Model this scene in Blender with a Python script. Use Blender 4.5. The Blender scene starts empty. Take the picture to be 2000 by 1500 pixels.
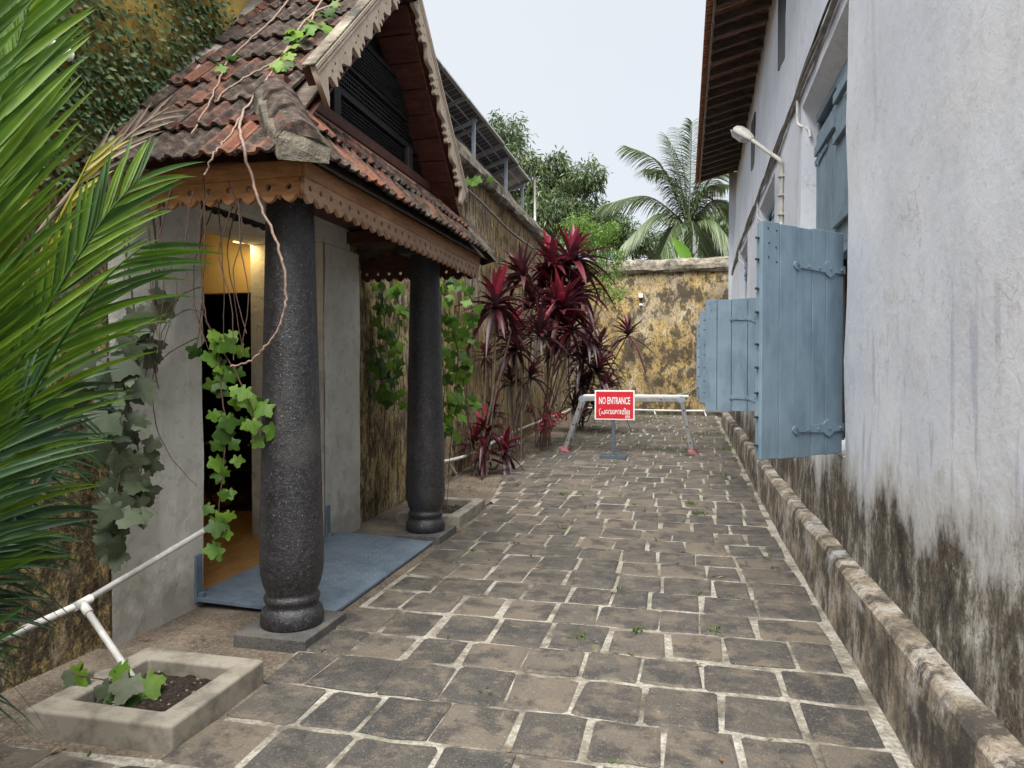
import bpy, math, random
import numpy as np
from math import sin, cos, pi, radians as R
random.seed(7); rng = np.random.default_rng(7)
scene = bpy.context.scene
C = scene.collection

# ------------------------------------------------------------------ camera
F, CAMH, VX, VY = 1387.0, 1.55, 1335.0, 725.0          # focal length in photo pixels, eye height, corridor vanishing point
PIT = math.atan((750 - VY) / F)
YAW = math.atan((VX - 1000) / F * cos(PIT))
cam = bpy.data.cameras.new('camera'); camo = bpy.data.objects.new('camera', cam); C.objects.link(camo)
cam.sensor_width = 36.0; cam.lens = F / 2000 * 36; cam.clip_start = 0.05; cam.clip_end = 2000
camo.location = (0, 0, CAMH); camo.rotation_euler = (pi / 2 - PIT, 0, YAW)
scene.camera = camo
# ------------------------------------------------------------------ world, sun, exposure
SUN_EL, SUN_AZ = R(62), R(184)
world = bpy.data.worlds.new('World'); scene.world = world; world.use_nodes = True
wn = world.node_tree; wn.nodes.clear()
sky = wn.nodes.new('ShaderNodeTexSky'); sky.sky_type = 'NISHITA'; sky.sun_disc = False
sky.sun_elevation = SUN_EL; sky.sun_rotation = SUN_AZ; sky.air_density = 1.0; sky.dust_density = 3.0; sky.ozone_density = 1.0
wm = wn.nodes.new('ShaderNodeMix'); wm.data_type = 'RGBA'; wm.inputs[0].default_value = 0.93
wm.inputs[7].default_value = (2.52, 2.65, 2.78, 1)      # even overcast veil over the clear sky
wb = wn.nodes.new('ShaderNodeBackground'); wb.inputs[1].default_value = 0.05
wo = wn.nodes.new('ShaderNodeOutputWorld')
cn = wn.nodes.new('ShaderNodeTexNoise'); cn.inputs['Scale'].default_value = 2.2; cn.inputs['Detail'].default_value = 5
ct = wn.nodes.new('ShaderNodeTexCoord'); cl = wn.nodes.new('ShaderNodeMix'); cl.data_type = 'RGBA'
cl.inputs[6].default_value = (2.32, 2.50, 2.70, 1); cl.inputs[7].default_value = (2.74, 2.82, 2.88, 1)   # thicker and thinner cloud
wn.links.new(ct.outputs['Generated'], cn.inputs['Vector']); wn.links.new(cn.outputs[0], cl.inputs[0]); wn.links.new(cl.outputs[2], wm.inputs[7])
wn.links.new(sky.outputs[0], wm.inputs[6]); wn.links.new(wm.outputs[2], wb.inputs[0]); wn.links.new(wb.outputs[0], wo.inputs[0])
sl = bpy.data.lights.new('sun', 'SUN'); sl.energy = 1.5; sl.angle = R(60); sl.color = (1.0, 0.965, 0.92)
so = bpy.data.objects.new('sun', sl); C.objects.link(so); so.location = (0, -5, 20)
so.rotation_euler = (pi / 2 - SUN_EL, 0, pi - SUN_AZ)
scene.view_settings.view_transform = 'Standard'; scene.view_settings.look = 'None'
scene.view_settings.exposure = 2.7; scene.view_settings.gamma = 1.0
scene.cycles.max_bounces = 6; scene.cycles.diffuse_bounces = 3; scene.cycles.glossy_bounces = 2; scene.cycles.caustics_reflective = False; scene.cycles.caustics_refractive = False

# ------------------------------------------------------------------ pixel -> place
def ray(x, y):
    a = (x - 1000) / F; b = (750 - y) / F
    f = cos(PIT) + b * sin(PIT); u = b * cos(PIT) - sin(PIT)
    return np.array((a * cos(YAW) - f * sin(YAW), a * sin(YAW) + f * cos(YAW), u))
O = np.array((0, 0, CAMH))
def P(x, y, X=None, Y=None, Z=None, D=None):
    d = ray(x, y)
    if X is not None: t = X / d[0]
    elif Y is not None: t = Y / d[1]
    elif D is not None: t = D
    else: t = (Z - CAMH) / d[2]
    return O + d * t
def gz(Y):
    Y = np.clip(Y, -50, 20.4)
    return np.where(Y < 6, 0, np.where(Y < 8, .0245 * (Y - 6) ** 2 / 4, .0245 * (Y - 7)))
def g1(Y): return float(gz(np.array(float(Y))))
def PG(x, y):                                             # pixel on the gently rising ground
    Z = 0.0
    for _ in range(12): p = P(x, y, Z=Z); Z = g1(p[1])
    return p

# ------------------------------------------------------------------ objects
base = {}
def off(o):
    return base.get(o.name, np.zeros(3)) if o is not None else np.zeros(3)
def thing(name, label, cat, loc=(0, 0, 0), group=None, kind=None):
    o = bpy.data.objects.new(name, None); C.objects.link(o); o.location = loc; o.empty_display_size = .2
    base[o.name] = np.array(loc, float)
    o['label'] = label; o['category'] = cat
    if group: o['group'] = group
    if kind: o['kind'] = kind
    return o
def tag(o, label=None, cat=None, group=None, kind=None):
    if label: o['label'] = label
    if cat: o['category'] = cat
    if group: o['group'] = group
    if kind: o['kind'] = kind
    return o
def link(name, me, m, parent=None, smooth=False, org=None):
    o = bpy.data.objects.new(name, me); C.objects.link(o)
    if m is not None and not me.materials: me.materials.append(m)
    if parent is not None: o.parent = parent
    base[o.name] = off(parent)
    if smooth: me.polygons.foreach_set('use_smooth', [True] * len(me.polygons))
    return o
def mesh_np(name, V, Fq, m, parent=None, rnd=None, smooth=False):
    V = np.asarray(V, float).reshape(-1, 3) - off(parent)
    me = bpy.data.meshes.new(name)
    Fq = np.asarray(Fq, np.int32); n, k = Fq.shape
    me.vertices.add(len(V)); me.vertices.foreach_set('co', V.ravel())
    me.loops.add(n * k); me.loops.foreach_set('vertex_index', Fq.ravel())
    me.polygons.add(n); me.polygons.foreach_set('loop_start', np.arange(0, n * k, k, dtype=np.int32))
    me.update(calc_edges=True)
    if rnd is not None:
        a = me.attributes.new('rnd', 'FLOAT', 'FACE'); a.data.foreach_set('value', np.asarray(rnd, np.float32))
    return link(name, me, m, parent, smooth)

class MB:
    def __init__(s): s.v = []; s.f = []; s.r = []; s.cr = 0.5
    def add(s, vs, fs):
        n = len(s.v); s.v += [tuple(map(float, q)) for q in vs]
        for f in fs: s.f.append([n + i for i in f]); s.r.append(s.cr)
        return s
    def box(s, x0, x1, y0, y1, z0, z1):
        return s.add([(x0,y0,z0),(x1,y0,z0),(x1,y1,z0),(x0,y1,z0),(x0,y0,z1),(x1,y0,z1),(x1,y1,z1),(x0,y1,z1)],
              [(0,3,2,1),(4,5,6,7),(0,1,5,4),(1,2,6,5),(2,3,7,6),(3,0,4,7)])
    def hexa(s, a, b):                                     # two quads, bottom and top, joined
        return s.add(list(a) + list(b), [(3,2,1,0),(4,5,6,7),(0,1,5,4),(1,2,6,5),(2,3,7,6),(3,0,4,7)])
    def obox(s, c, ax, ay, az):                            # centre and three half-axes
        c, ax, ay, az = [np.asarray(q, float) for q in (c, ax, ay, az)]
        q = [c + i*ax + j*ay + k*az for k in (-1, 1) for i, j in ((-1,-1),(1,-1),(1,1),(-1,1))]
        return s.hexa(q[:4], q[4:])
    def bar(s, p, q, w, h, up=(0, 0, 1)):                  # square bar from p to q
        p, q = np.asarray(p, float), np.asarray(q, float); d = (q - p) / np.linalg.norm(q - p)
        sd = np.cross(d, up); sd /= np.linalg.norm(sd); u = np.cross(sd, d)
        return s.obox((p + q) / 2, (q - p) / 2, sd * w / 2, u * h / 2)
    def tube(s, pts, r, n=8, cap=True):
        pts = [np.asarray(p, float) for p in pts]; m = len(pts); rr = r if hasattr(r, '__len__') else [r] * m
        vs = []; ref = None
        for i, p in enumerate(pts):
            t = pts[min(i+1, m-1)] - pts[max(i-1, 0)]; t = t / (np.linalg.norm(t) + 1e-9)
            if ref is None: ref = np.array((0, 0, 1.)) if abs(t[2]) < .9 else np.array((1., 0, 0))
            a = np.cross(t, ref); a /= np.linalg.norm(a) + 1e-9; b = np.cross(a, t); ref = b
            for k in range(n): vs.append(p + rr[i] * (cos(2*pi*k/n) * a + sin(2*pi*k/n) * b))
        fs = [(i*n+k, i*n+(k+1)%n, (i+1)*n+(k+1)%n, (i+1)*n+k) for i in range(m-1) for k in range(n)]
        if cap: fs += [tuple(range(n)), tuple(range(m*n-1, m*n-n-1, -1))]
        return s.add(vs, fs)
    def lathe(s, c, prof, n=32):
        c = np.asarray(c, float); vs = [c + (r*cos(2*pi*k/n), r*sin(2*pi*k/n), z) for r, z in prof for k in range(n)]
        m = len(prof); fs = [(i*n+k, i*n+(k+1)%n, (i+1)*n+(k+1)%n, (i+1)*n+k) for i in range(m-1) for k in range(n)]
        return s.add(vs, fs + [tuple(range(n-1, -1, -1)), tuple(range(m*n-n, m*n))])
    def build(s, name, m, parent=None, smooth=False, bevel=0, seg=2):
        me = bpy.data.meshes.new(name); o_ = off(parent)
        me.from_pydata([tuple(np.array(v) - o_) for v in s.v], [], s.f); me.update()
        a = me.attributes.new('rnd', 'FLOAT', 'FACE'); a.data.foreach_set('value', np.array(s.r, np.float32))
        o = link(name, me, m, parent, smooth)
        if bevel:
            b = o.modifiers.new('bevel', 'BEVEL'); b.width = bevel; b.segments = seg; b.limit_method = 'ANGLE'; b.angle_limit = R(40)
        return o
def cutout(name, loops, thick, xf, m, parent=None):        # flat shape with holes, given thickness; xf(u, v, w) -> place
    cu = bpy.data.curves.new('shape', 'CURVE'); cu.dimensions = '2D'; cu.fill_mode = 'BOTH'; cu.extrude = thick / 2
    for lp in loops:
        sp = cu.splines.new('POLY'); sp.points.add(len(lp) - 1)
        for i, (u, v) in enumerate(lp): sp.points[i].co = (u, v, 0, 1)
        sp.use_cyclic_u = True
    ob = bpy.data.objects.new('shape', cu); me = bpy.data.meshes.new_from_object(ob)
    bpy.data.objects.remove(ob); bpy.data.curves.remove(cu)
    o_ = off(parent)
    for v in me.vertices: v.co = np.array(xf(*v.co)) - o_
    me.name = name; me.materials.clear()
    return link(name, me, m, parent)
def circle(u, v, r, n=12): return [(u + r*cos(2*pi*k/n), v + r*sin(2*pi*k/n)) for k in range(n)]
def smoothpath(pts, k=6):
    pts = [np.asarray(p, float) for p in pts]; out = []
    for i in range(len(pts) - 1):
        p0 = pts[max(i-1, 0)]; p1 = pts[i]; p2 = pts[i+1]; p3 = pts[min(i+2, len(pts)-1)]
        for j in range(k):
            t = j / k
            out.append(.5 * ((2*p1) + (-p0+p2)*t + (2*p0-5*p1+4*p2-p3)*t*t + (-p0+3*p1-3*p2+p3)*t**3))
    return out + [pts[-1]]
def unit(v): v = np.asarray(v, float); return v / (np.linalg.norm(v, axis=-1, keepdims=True) + 1e-9)
def blades(B, D, N, L, W, S=4, droop=0.0, fold=0.0, shape='blade', curl=0.0):
    """many leaf blades at once: base, direction, normal, length, width -> verts, quads"""
    B, D, N = np.asarray(B, float), unit(D), np.asarray(N, float); n = len(B)
    L = np.broadcast_to(np.asarray(L, float), (n,)); W = np.broadcast_to(np.asarray(W, float), (n,)); droop = np.broadcast_to(np.asarray(droop, float), (n,))
    side = unit(np.cross(D, N)); nor = unit(np.cross(side, D)); vs = []
    for i in range(S + 1):
        t = i / S
        c = B + D * (L * t)[:, None] + np.array((0, 0, -1.)) * (droop * L * t * t)[:, None] + nor * (curl * L * t * t)[:, None]
        w = {'blade': min(1, .35 + 3.2*t) * (1 - t**2.6), 'leaf': max(.08, sin(pi * min(.97, t**.85))), 'strap': min(1, .45 + 1.6*t) * (1 - t**3.2)}[shape]
        w = max(w, .02)
        h = nor * (fold * W * w)[:, None]
        vs += [c - side * (W * w / 2)[:, None] + h, c, c + side * (W * w / 2)[:, None] + h]
    V = np.stack(vs, 1).reshape(-1, 3); k = 3 * (S + 1); q = []
    for i in range(S):
        a = 3 * i; q += [(a, a+1, a+4, a+3), (a+1, a+2, a+5, a+4)]
    Q = (np.array(q)[None] + (np.arange(n) * k)[:, None, None]).reshape(-1, 4)
    return V, Q, 2 * S

# ------------------------------------------------------------------ materials
class Mat:
    def __init__(s, name):
        s.m = bpy.data.materials.new(name); s.m.use_nodes = True; s.t = s.m.node_tree; s.t.nodes.clear()
        s.o = s.n('OutputMaterial'); s.b = s.n('BsdfPrincipled'); s.l(s.b.outputs[0], s.o.inputs[0]); s._p = None
    def n(s, k): return s.t.nodes.new('ShaderNode' + k)
    def l(s, a, b): s.t.links.new(a, b)
    def put(s, v, i):
        if hasattr(v, 'links'): s.l(v, i)
        else: i.default_value = (*v, 1) if isinstance(v, tuple) and len(v) == 3 and i.type == 'RGBA' else v
    def pos(s, sc=None):
        if s._p is None: s._p = s.n('NewGeometry').outputs[0]
        if sc is None: return s._p
        v = s.n('VectorMath'); v.operation = 'MULTIPLY'; s.l(s._p, v.inputs[0]); v.inputs[1].default_value = sc; return v.outputs[0]
    def obj(s, sc=None):
        p = s.n('TexCoord').outputs['Object']
        if sc is None: return p
        v = s.n('VectorMath'); v.operation = 'MULTIPLY'; s.l(p, v.inputs[0]); v.inputs[1].default_value = sc; return v.outputs[0]
    def noise(s, scale, detail=4, rough=.6, vec=None, dist=0.0):
        t = s.n('TexNoise'); t.inputs['Scale'].default_value = scale; t.inputs['Detail'].default_value = min(detail, 4.5)
        t.inputs['Roughness'].default_value = rough; t.inputs['Distortion'].default_value = dist
        s.l(vec if vec is not None else s.pos(), t.inputs['Vector']); return t.outputs[0]
    def vor(s, scale, vec=None, feat='F1', out=0):
        t = s.n('TexVoronoi'); t.inputs['Scale'].default_value = scale; t.feature = feat
        s.l(vec if vec is not None else s.pos(), t.inputs['Vector']); return t.outputs[out]
    def ramp(s, f, stops):
        r = s.n('ValToRGB'); e = r.color_ramp.elements
        while len(e) < len(stops): e.new(.5)
        for i, (p, c) in enumerate(stops):
            e[i].position = p; c = c if isinstance(c, tuple) else (c, c, c); e[i].color = (*c, 1)
        s.l(f, r.inputs[0]); return r.outputs[0]
    def mix(s, f, a, b, mode='MIX'):
        x = s.n('Mix'); x.data_type = 'RGBA'; x.blend_type = mode; s.put(f, x.inputs[0]); s.put(a, x.inputs[6]); s.put(b, x.inputs[7]); return x.outputs[2]
    def math(s, op, a, b=0.0, clamp=False):
        x = s.n('Math'); x.operation = op; x.use_clamp = clamp; s.put(a, x.inputs[0]); s.put(b, x.inputs[1]); return x.outputs[0]
    def xyz(s, i):
        x = s.n('SeparateXYZ'); s.l(s.pos(), x.inputs[0]); return x.outputs[i]
    def rnd(s): a = s.n('Attribute'); a.attribute_name = 'rnd'; return a.outputs['Fac']
    def orn(s): return s.n('ObjectInfo').outputs['Random']
    def bump(s, h, st=.4, d=.01, prev=None):
        b = s.n('Bump'); b.inputs['Strength'].default_value = st; b.inputs['Distance'].default_value = d; s.l(h, b.inputs['Height'])
        if prev is not None: s.l(prev, b.inputs['Normal'])
        return b.outputs[0]
    def done(s, col, rough=.7, normal=None, metal=0.0, spec=.4, **kw):
        s.put(col, s.b.inputs['Base Color']); s.put(rough, s.b.inputs['Roughness']); s.b.inputs['Metallic'].default_value = metal
        s.b.inputs['Specular IOR Level'].default_value = spec
        if normal is not None: s.l(normal, s.b.inputs['Normal'])
        for k, v in kw.items(): s.put(v, s.b.inputs[k.replace('_', ' ')])
        return s.m

def m_stone():
    m = Mat('paving stone'); r = m.rnd()
    big = m.ramp(m.noise(.55, 3, .5), [(.42, 0.0), (.62, 1.0)])
    c = m.ramp(r, [(0, (.050,.048,.046)), (.4, (.072,.068,.062)), (.75, (.100,.091,.079)), (1, (.165,.138,.106))])
    c = m.mix(m.math('MULTIPLY', big, .35), c, (.175,.148,.115))
    n2 = m.noise(7, 6, .7)
    c = m.mix(m.ramp(n2, [(.49, 0.0), (.62, .65)]), c, (.185,.150,.110))
    c = m.mix(m.ramp(m.noise(4.3, 6, .7), [(.49, 0.0), (.60, .8)]), c, (.042,.041,.040))
    c = m.mix(m.ramp(m.noise(95, 3, .7), [(.30, .55), (.5, 0.0), (.62, 0.0), (.76, .45)]), c, m.ramp(m.noise(130, 2), [(.45, (.045,.04,.036)), (.55, (.34,.30,.25))]))
    c = m.mix(m.ramp(m.noise(24, 4, .75), [(.62, 0.0), (.72, .5)]), c, (.36,.33,.28))
    h = m.math('ADD', m.math('MULTIPLY', m.noise(14, 5, .7), 1.0), m.math('MULTIPLY', m.noise(70, 4, .75), .55))
    return m.done(c, m.ramp(m.noise(6, 3), [(.3, .62), (.7, .86)]), m.bump(h, .75, .012), spec=.35)
def m_mortar():
    m = Mat('mortar joint')
    c = m.ramp(m.noise(2.6, 5, .7), [(.38, (.08,.07,.052)), (.45, (.24,.22,.18)), (.52, (.40,.375,.315)), (.62, (.53,.505,.44))])
    c = m.mix(m.ramp(m.noise(40, 4, .7), [(.4, 0.0), (.62, .7)]), c, (.15,.13,.10))
    c = m.mix(m.ramp(m.noise(1.3, 3), [(.58, 0.0), (.68, .55)]), c, (.09,.10,.045))
    return m.done(c, .92, m.bump(m.noise(55, 5, .7), .8, .01))
def m_earth(name='earth', tint=1.0):
    m = Mat(name)
    c = m.ramp(m.noise(2.2, 6, .65), [(.3, (.085*tint,.068*tint,.052*tint)), (.5, (.16*tint,.128*tint,.096*tint)), (.7, (.27*tint,.22*tint,.165*tint))])
    c = m.mix(m.ramp(m.noise(75, 4, .8), [(.4, .6), (.52, 0.0), (.64, 0.0), (.74, .55)]), c, m.ramp(m.noise(50, 2), [(.45, (.05,.04,.03)), (.55, (.40,.36,.30))]))
    h = m.math('ADD', m.noise(9, 5, .7), m.math('MULTIPLY', m.noise(80, 4, .75), .5))
    return m.done(c, .95, m.bump(h, .8, .015))
def m_soil():
    m = Mat('potting soil')
    c = m.ramp(m.noise(60, 4, .8), [(.35, (.012,.009,.007)), (.55, (.045,.033,.024)), (.72, (.16,.12,.085))])
    return m.done(c, .95, m.bump(m.noise(45, 5, .8), 1.0, .02))
def m_whitewash():
    m = Mat('stained whitewash'); z = m.xyz(2); y = m.xyz(1)
    fresh = m.ramp(m.noise(.9, 5, .6), [(.38, (.63,.67,.75)), (.5, (.69,.725,.795)), (.64, (.745,.77,.82))])
    fresh = m.mix(m.ramp(m.noise(6, 6, .7), [(.52, 0.0), (.66, .4)]), fresh, (.53,.53,.535))
    # violet streaks where an older coat shows through, in a belt above the damp
    st = m.noise(7, 4, .6, m.pos((1, 1.3, .22)))
    belt = m.math('MULTIPLY', m.ramp(z, [(0, 0.0), (.30, 0.0), (.42, 1.0), (.55, .9), (.72, 0.0)]), 1.0)
    # ramp input spans 0..3 m
    zz = m.math('DIVIDE', z, 3.0)
    belt = m.ramp(zz, [(.26, 0.0), (.38, 1.0), (.56, .85), (.68, 0.0)])
    fresh = m.mix(m.math('MULTIPLY', belt, m.ramp(st, [(.56, 0.0), (.63, .62)])), fresh, (.40,.41,.54))
    # rising damp: height of the line wanders
    line = m.math('ADD', m.math('MULTIPLY', m.noise(1.1, 3, .55, m.pos((1, 1, .12))), 1.15), m.math('MULTIPLY', m.noise(7, 6, .75, m.pos((1, 1, .6))), .62))
    d = m.math('SUBTRACT', m.math('ADD', line, .06), z)
    damp = m.ramp(d, [(0, 0.0), (.17, 1.0)])
    tone = m.ramp(m.noise(4.5, 7, .78, m.pos((1, 1, .62))), [(.37, (.038,.036,.031)), (.45, (.095,.087,.072)), (.52, (.17,.152,.122)), (.59, (.34,.32,.28)), (.68, (.58,.57,.55))])
    tone = m.mix(m.ramp(m.noise(2.5, 4, .6), [(.52, 0.0), (.66, .6)]), tone, (.10,.060,.042))
    tone = m.mix(m.ramp(m.noise(9, 5, .7, m.pos((1, 1, .3))), [(.60, 0.0), (.68, .7)]), tone, (.52,.51,.48))
    tone = m.mix(m.ramp(m.noise(60, 5, .8), [(.40, .7), (.48, 0.0), (.58, 0.0), (.68, .35)]), tone, m.ramp(m.noise(60, 2), [(.48, (.035,.032,.028)), (.52, (.46,.44,.40))]))
    fringe = m.ramp(d, [(0.0, 0.0), (.02, .55), (.1, .6)])
    fr2 = m.ramp(m.math('ADD', d, .16), [(.0, 0.0), (.14, .45)])
    c = m.mix(fr2, fresh, (.45,.43,.37)); c = m.mix(damp, c, tone)
    # soot-like runs under openings and eave
    run = m.math('MULTIPLY', m.ramp(m.noise(3.2, 4, .6, m.pos((1, 1, .10))), [(.60, 0.0), (.72, .35)]), m.ramp(zz, [(.9, 0.0), (1, 1.0)]))
    c = m.mix(run, c, (.36,.34,.29))
    wv = m.n('VectorMath'); wv.operation = 'ADD'; nz = m.n('TexNoise'); nz.inputs['Scale'].default_value = 3.5; nz.inputs['Detail'].default_value = 4; m.l(m.pos(), nz.inputs['Vector']); m.l(m.pos(), wv.inputs[0]); m.l(nz.outputs[1], wv.inputs[1])
    crack = m.math('MULTIPLY', m.ramp(m.vor(1.3, wv.outputs[0], 'DISTANCE_TO_EDGE'), [(0, 1.0), (.012, 0.0)]), m.ramp(m.noise(1.2, 3), [(.54, 0.0), (.60, .4)]))
    c = m.mix(crack, c, (.25,.245,.24))
    flake = m.math('MULTIPLY', m.ramp(m.noise(5.5, 6, .8), [(.625, 0.0), (.635, .45)]), m.ramp(zz, [(.55, 1.0), (.9, .25)]))
    c = m.mix(flake, c, (.50,.49,.46))
    ch = m.ramp(m.noise(13, 5, .8, None, .6), [(.33, .8), (.37, 0.0)])
    c = m.mix(m.math('MULTIPLY', ch, .5), c, (.42,.41,.40))
    h = m.math('ADD', m.math('MULTIPLY', m.noise(3.5, 5, .6), 1.6), m.math('ADD', m.math('MULTIPLY', m.noise(22, 5, .7, None, .5), .55), m.math('MULTIPLY', m.noise(120, 3, .7), .12)))
    return m.done(c, .88, m.bump(h, .22, .02), spec=.25)
def m_ledge():
    m = Mat('weathered ledge')
    c = m.ramp(m.noise(3, 6, .7), [(.38, (.09,.08,.066)), (.46, (.22,.19,.145)), (.54, (.37,.31,.235)), (.63, (.52,.48,.43))])
    c = m.mix(m.ramp(m.noise(6, 6, .75, m.pos((1, 1, .45))), [(.50, 0.0), (.58, .88)]), c, (.065,.058,.05))
    c = m.mix(m.ramp(m.noise(2.2, 4, .7), [(.54, 0.0), (.62, .75)]), c, (.56,.55,.53))
    c = m.mix(m.ramp(m.noise(90, 4, .8), [(.38, .6), (.5, 0.0)]), c, (.05,.045,.04))
    h = m.math('ADD', m.noise(10, 6, .7), m.math('MULTIPLY', m.noise(60, 4, .8), .5))
    return m.done(c, .92, m.bump(h, .9, .02))
def m_ochre(name, streak, yellow, near=False):
    m = Mat(name)
    ground = m.ramp(m.noise(1.7, 6, .65), [(.38, (.26,.20,.115)), (.47, (.39,.29,.14)), (.55, yellow), (.66, (.60,.50,.34))])
    g2 = m.ramp(m.noise(.7, 4, .6), [(.45, 0.0), (.62, .8)])
    ground = m.mix(g2, ground, (.43,.375,.285))
    s = m.noise(streak[0], 6, .72, m.pos((1, 1, streak[1])))
    dark = m.ramp(m.noise(2.4, 5, .65), [(.4, (.040,.034,.028)), (.6, (.10,.08,.055))])
    c = m.mix(m.ramp(s, [(streak[2] - .02, 0.0), (streak[2] + .05, .88)]), ground, dark)
    c = m.mix(m.ramp(m.noise(30, 6, .8, m.pos((1, 1, .38))), [(.50, 0.0), (.58, .75)]), c, (.085,.068,.047))
    c = m.mix(m.ramp(m.noise(48, 4, .8), [(.62, 0.0), (.72, .55)]), c, (.60,.50,.33))
    if near:
        k = m.math('ADD', m.math('MULTIPLY', m.math('SUBTRACT', 10.5, m.xyz(1)), .055), m.math('MULTIPLY', m.math('SUBTRACT', m.noise(4, 7, .8, m.pos((1, 1, .5))), .5), 2.2))
        c = m.mix(m.ramp(k, [(.16, 0.0), (.34, .85)]), c, m.ramp(m.noise(16, 6, .8, m.pos((1, 1, .6))), [(.42, (.03,.025,.018)), (.50, (.075,.058,.036)), (.57, (.20,.15,.065)), (.66, (.42,.31,.12))]))
    h = m.math('ADD', m.math('MULTIPLY', m.noise(5, 6, .7), 1.2), m.math('MULTIPLY', m.noise(40, 5, .75), .6))
    return m.done(c, .95, m.bump(h, .9, .03), spec=.2)
def m_coping(f=1.0):
    m = Mat('weathered coping' if f == 1 else 'grimy mortar')
    c = m.ramp(m.noise(4, 6, .7), [(.36, (.06*f,.055*f,.045*f)), (.48, (.17*f,.15*f,.115*f)), (.58, (.29*f,.255*f,.20*f)), (.70, (.45*f,.40*f,.33*f))])
    c = m.mix(m.ramp(m.noise(2, 4, .6), [(.56, 0.0), (.66, .45)]), c, (.09,.10,.045))
    return m.done(c, .95, m.bump(m.noise(18, 6, .75), 1, .03))
def m_cream():
    m = Mat('cream plaster'); z = m.xyz(2)
    c = m.ramp(m.noise(2.0, 5, .6), [(.36, (.67,.66,.59)), (.5, (.76,.75,.68)), (.64, (.81,.80,.74))])
    c = m.mix(m.ramp(m.noise(9, 6, .75, None, .4), [(.52, 0.0), (.64, .5)]), c, (.46,.455,.40))
    c = m.mix(m.ramp(m.noise(55, 4, .8, None, .8), [(.28, .8), (.37, 0.0)]), c, (.13,.13,.115))
    low = m.math('SUBTRACT', m.math('MULTIPLY', m.noise(5, 5, .7), .9), z)
    c = m.mix(m.ramp(low, [(.05, 0.0), (.35, .55)]), c, (.20,.19,.16))
    return m.done(c, .9, m.bump(m.math('ADD', m.noise(7, 5, .65), m.math('MULTIPLY', m.noise(50, 4, .7), .35)), .55, .02), spec=.25)
def m_granite():
    m = Mat('dark granite')
    c = m.ramp(m.noise(38, 5, .75), [(.34, (.010,.010,.012)), (.5, (.022,.022,.025)), (.64, (.045,.045,.049)), (.78, (.12,.12,.125))])
    c = m.mix(m.ramp(m.noise(3, 4), [(.45, 0.0), (.7, .4)]), c, (.045,.045,.05))
    c = m.mix(m.ramp(m.noise(110, 2, .6), [(.64, 0.0), (.70, .7)]), c, (.28,.28,.30))
    c = m.mix(m.ramp(m.noise(1.6, 5, .7), [(.54, 0.0), (.66, .35)]), c, (.11,.10,.09))
    h = m.math('ADD', m.noise(58, 4, .65), m.math('MULTIPLY', m.noise(130, 3, .7), .5))
    return m.done(c, m.ramp(m.noise(45, 3), [(.35, .28), (.65, .5)]), m.bump(h, .8, .006), spec=.6)
def m_plinth():
    m = Mat('cut granite slab')
    c = m.ramp(m.noise(120, 3, .7), [(.35, (.03,.03,.032)), (.5, (.085,.085,.085)), (.68, (.17,.17,.165))])
    c = m.mix(m.ramp(m.noise(4, 5, .7), [(.45, 0.0), (.65, .5)]), c, (.20,.19,.165))
    return m.done(c, .65, m.bump(m.noise(60, 4, .7), .4, .005))
def m_tile():
    m = Mat('clay roof tile'); r = m.orn()
    c = m.ramp(r, [(0, (.19,.080,.050)), (.5, (.17,.080,.055)), (1, (.29,.135,.085))])
    a = m.math('ADD', m.noise(5, 6, .72), m.math('MULTIPLY', m.math('SUBTRACT', r, .5), .34))
    c = m.mix(m.ramp(a, [(.30, 0.0), (.43, .95)]), c, m.ramp(m.noise(16, 5, .7), [(.40, (.020,.017,.015)), (.55, (.065,.052,.043)), (.66, (.13,.105,.085))]))
    c = m.mix(m.ramp(m.noise(30, 5, .8), [(.62, 0.0), (.74, .6)]), c, (.27,.23,.18))
    c = m.mix(m.ramp(m.noise(8, 4), [(.66, 0.0), (.75, .5)]), c, (.11,.12,.05))
    return m.done(c, .88, m.bump(m.math('ADD', m.noise(22, 5, .7), m.math('MULTIPLY', m.noise(90, 4, .8), .5)), .8, .012), spec=.25)
def m_wood(name, cols, scale=(1, 1, 1), rough=.5, wear=None, spec=.4):
    m = Mat(name)
    g = m.noise(22, 5, .7, m.pos(scale), 1.2)
    c = m.ramp(g, [(.3, cols[0]), (.5, cols[1]), (.7, cols[2])])
    c = m.mix(m.ramp(m.noise(3, 5, .65), [(.45, 0.0), (.7, .5)]), c, cols[0])
    if wear: c = m.mix(m.ramp(m.noise(9, 5, .75), [(.52, 0.0), (.68, .75)]), c, wear)
    return m.done(c, rough, m.bump(g, .35, .006), spec=spec)
def m_paint(name, col, dark, rough=.55):
    m = Mat(name)
    g = m.noise(9, 5, .7, m.pos((1, 1, .22)))
    c = m.mix(m.ramp(g, [(.44, 0.0), (.62, .85)]), col, dark)
    c = m.mix(m.ramp(m.noise(3, 4, .6), [(.45, 0.0), (.68, .5)]), c, tuple(min(1, q * 1.25 + .03) for q in col))
    c = m.mix(m.ramp(m.noise(60, 4, .8, m.pos((1, 1, .5))), [(.64, 0.0), (.70, .75)]), c, (.22,.20,.18))
    return m.done(c, rough, m.bump(m.noise(35, 4, .7, m.pos((1, 1, .2))), .35, .006), spec=.4)
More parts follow.
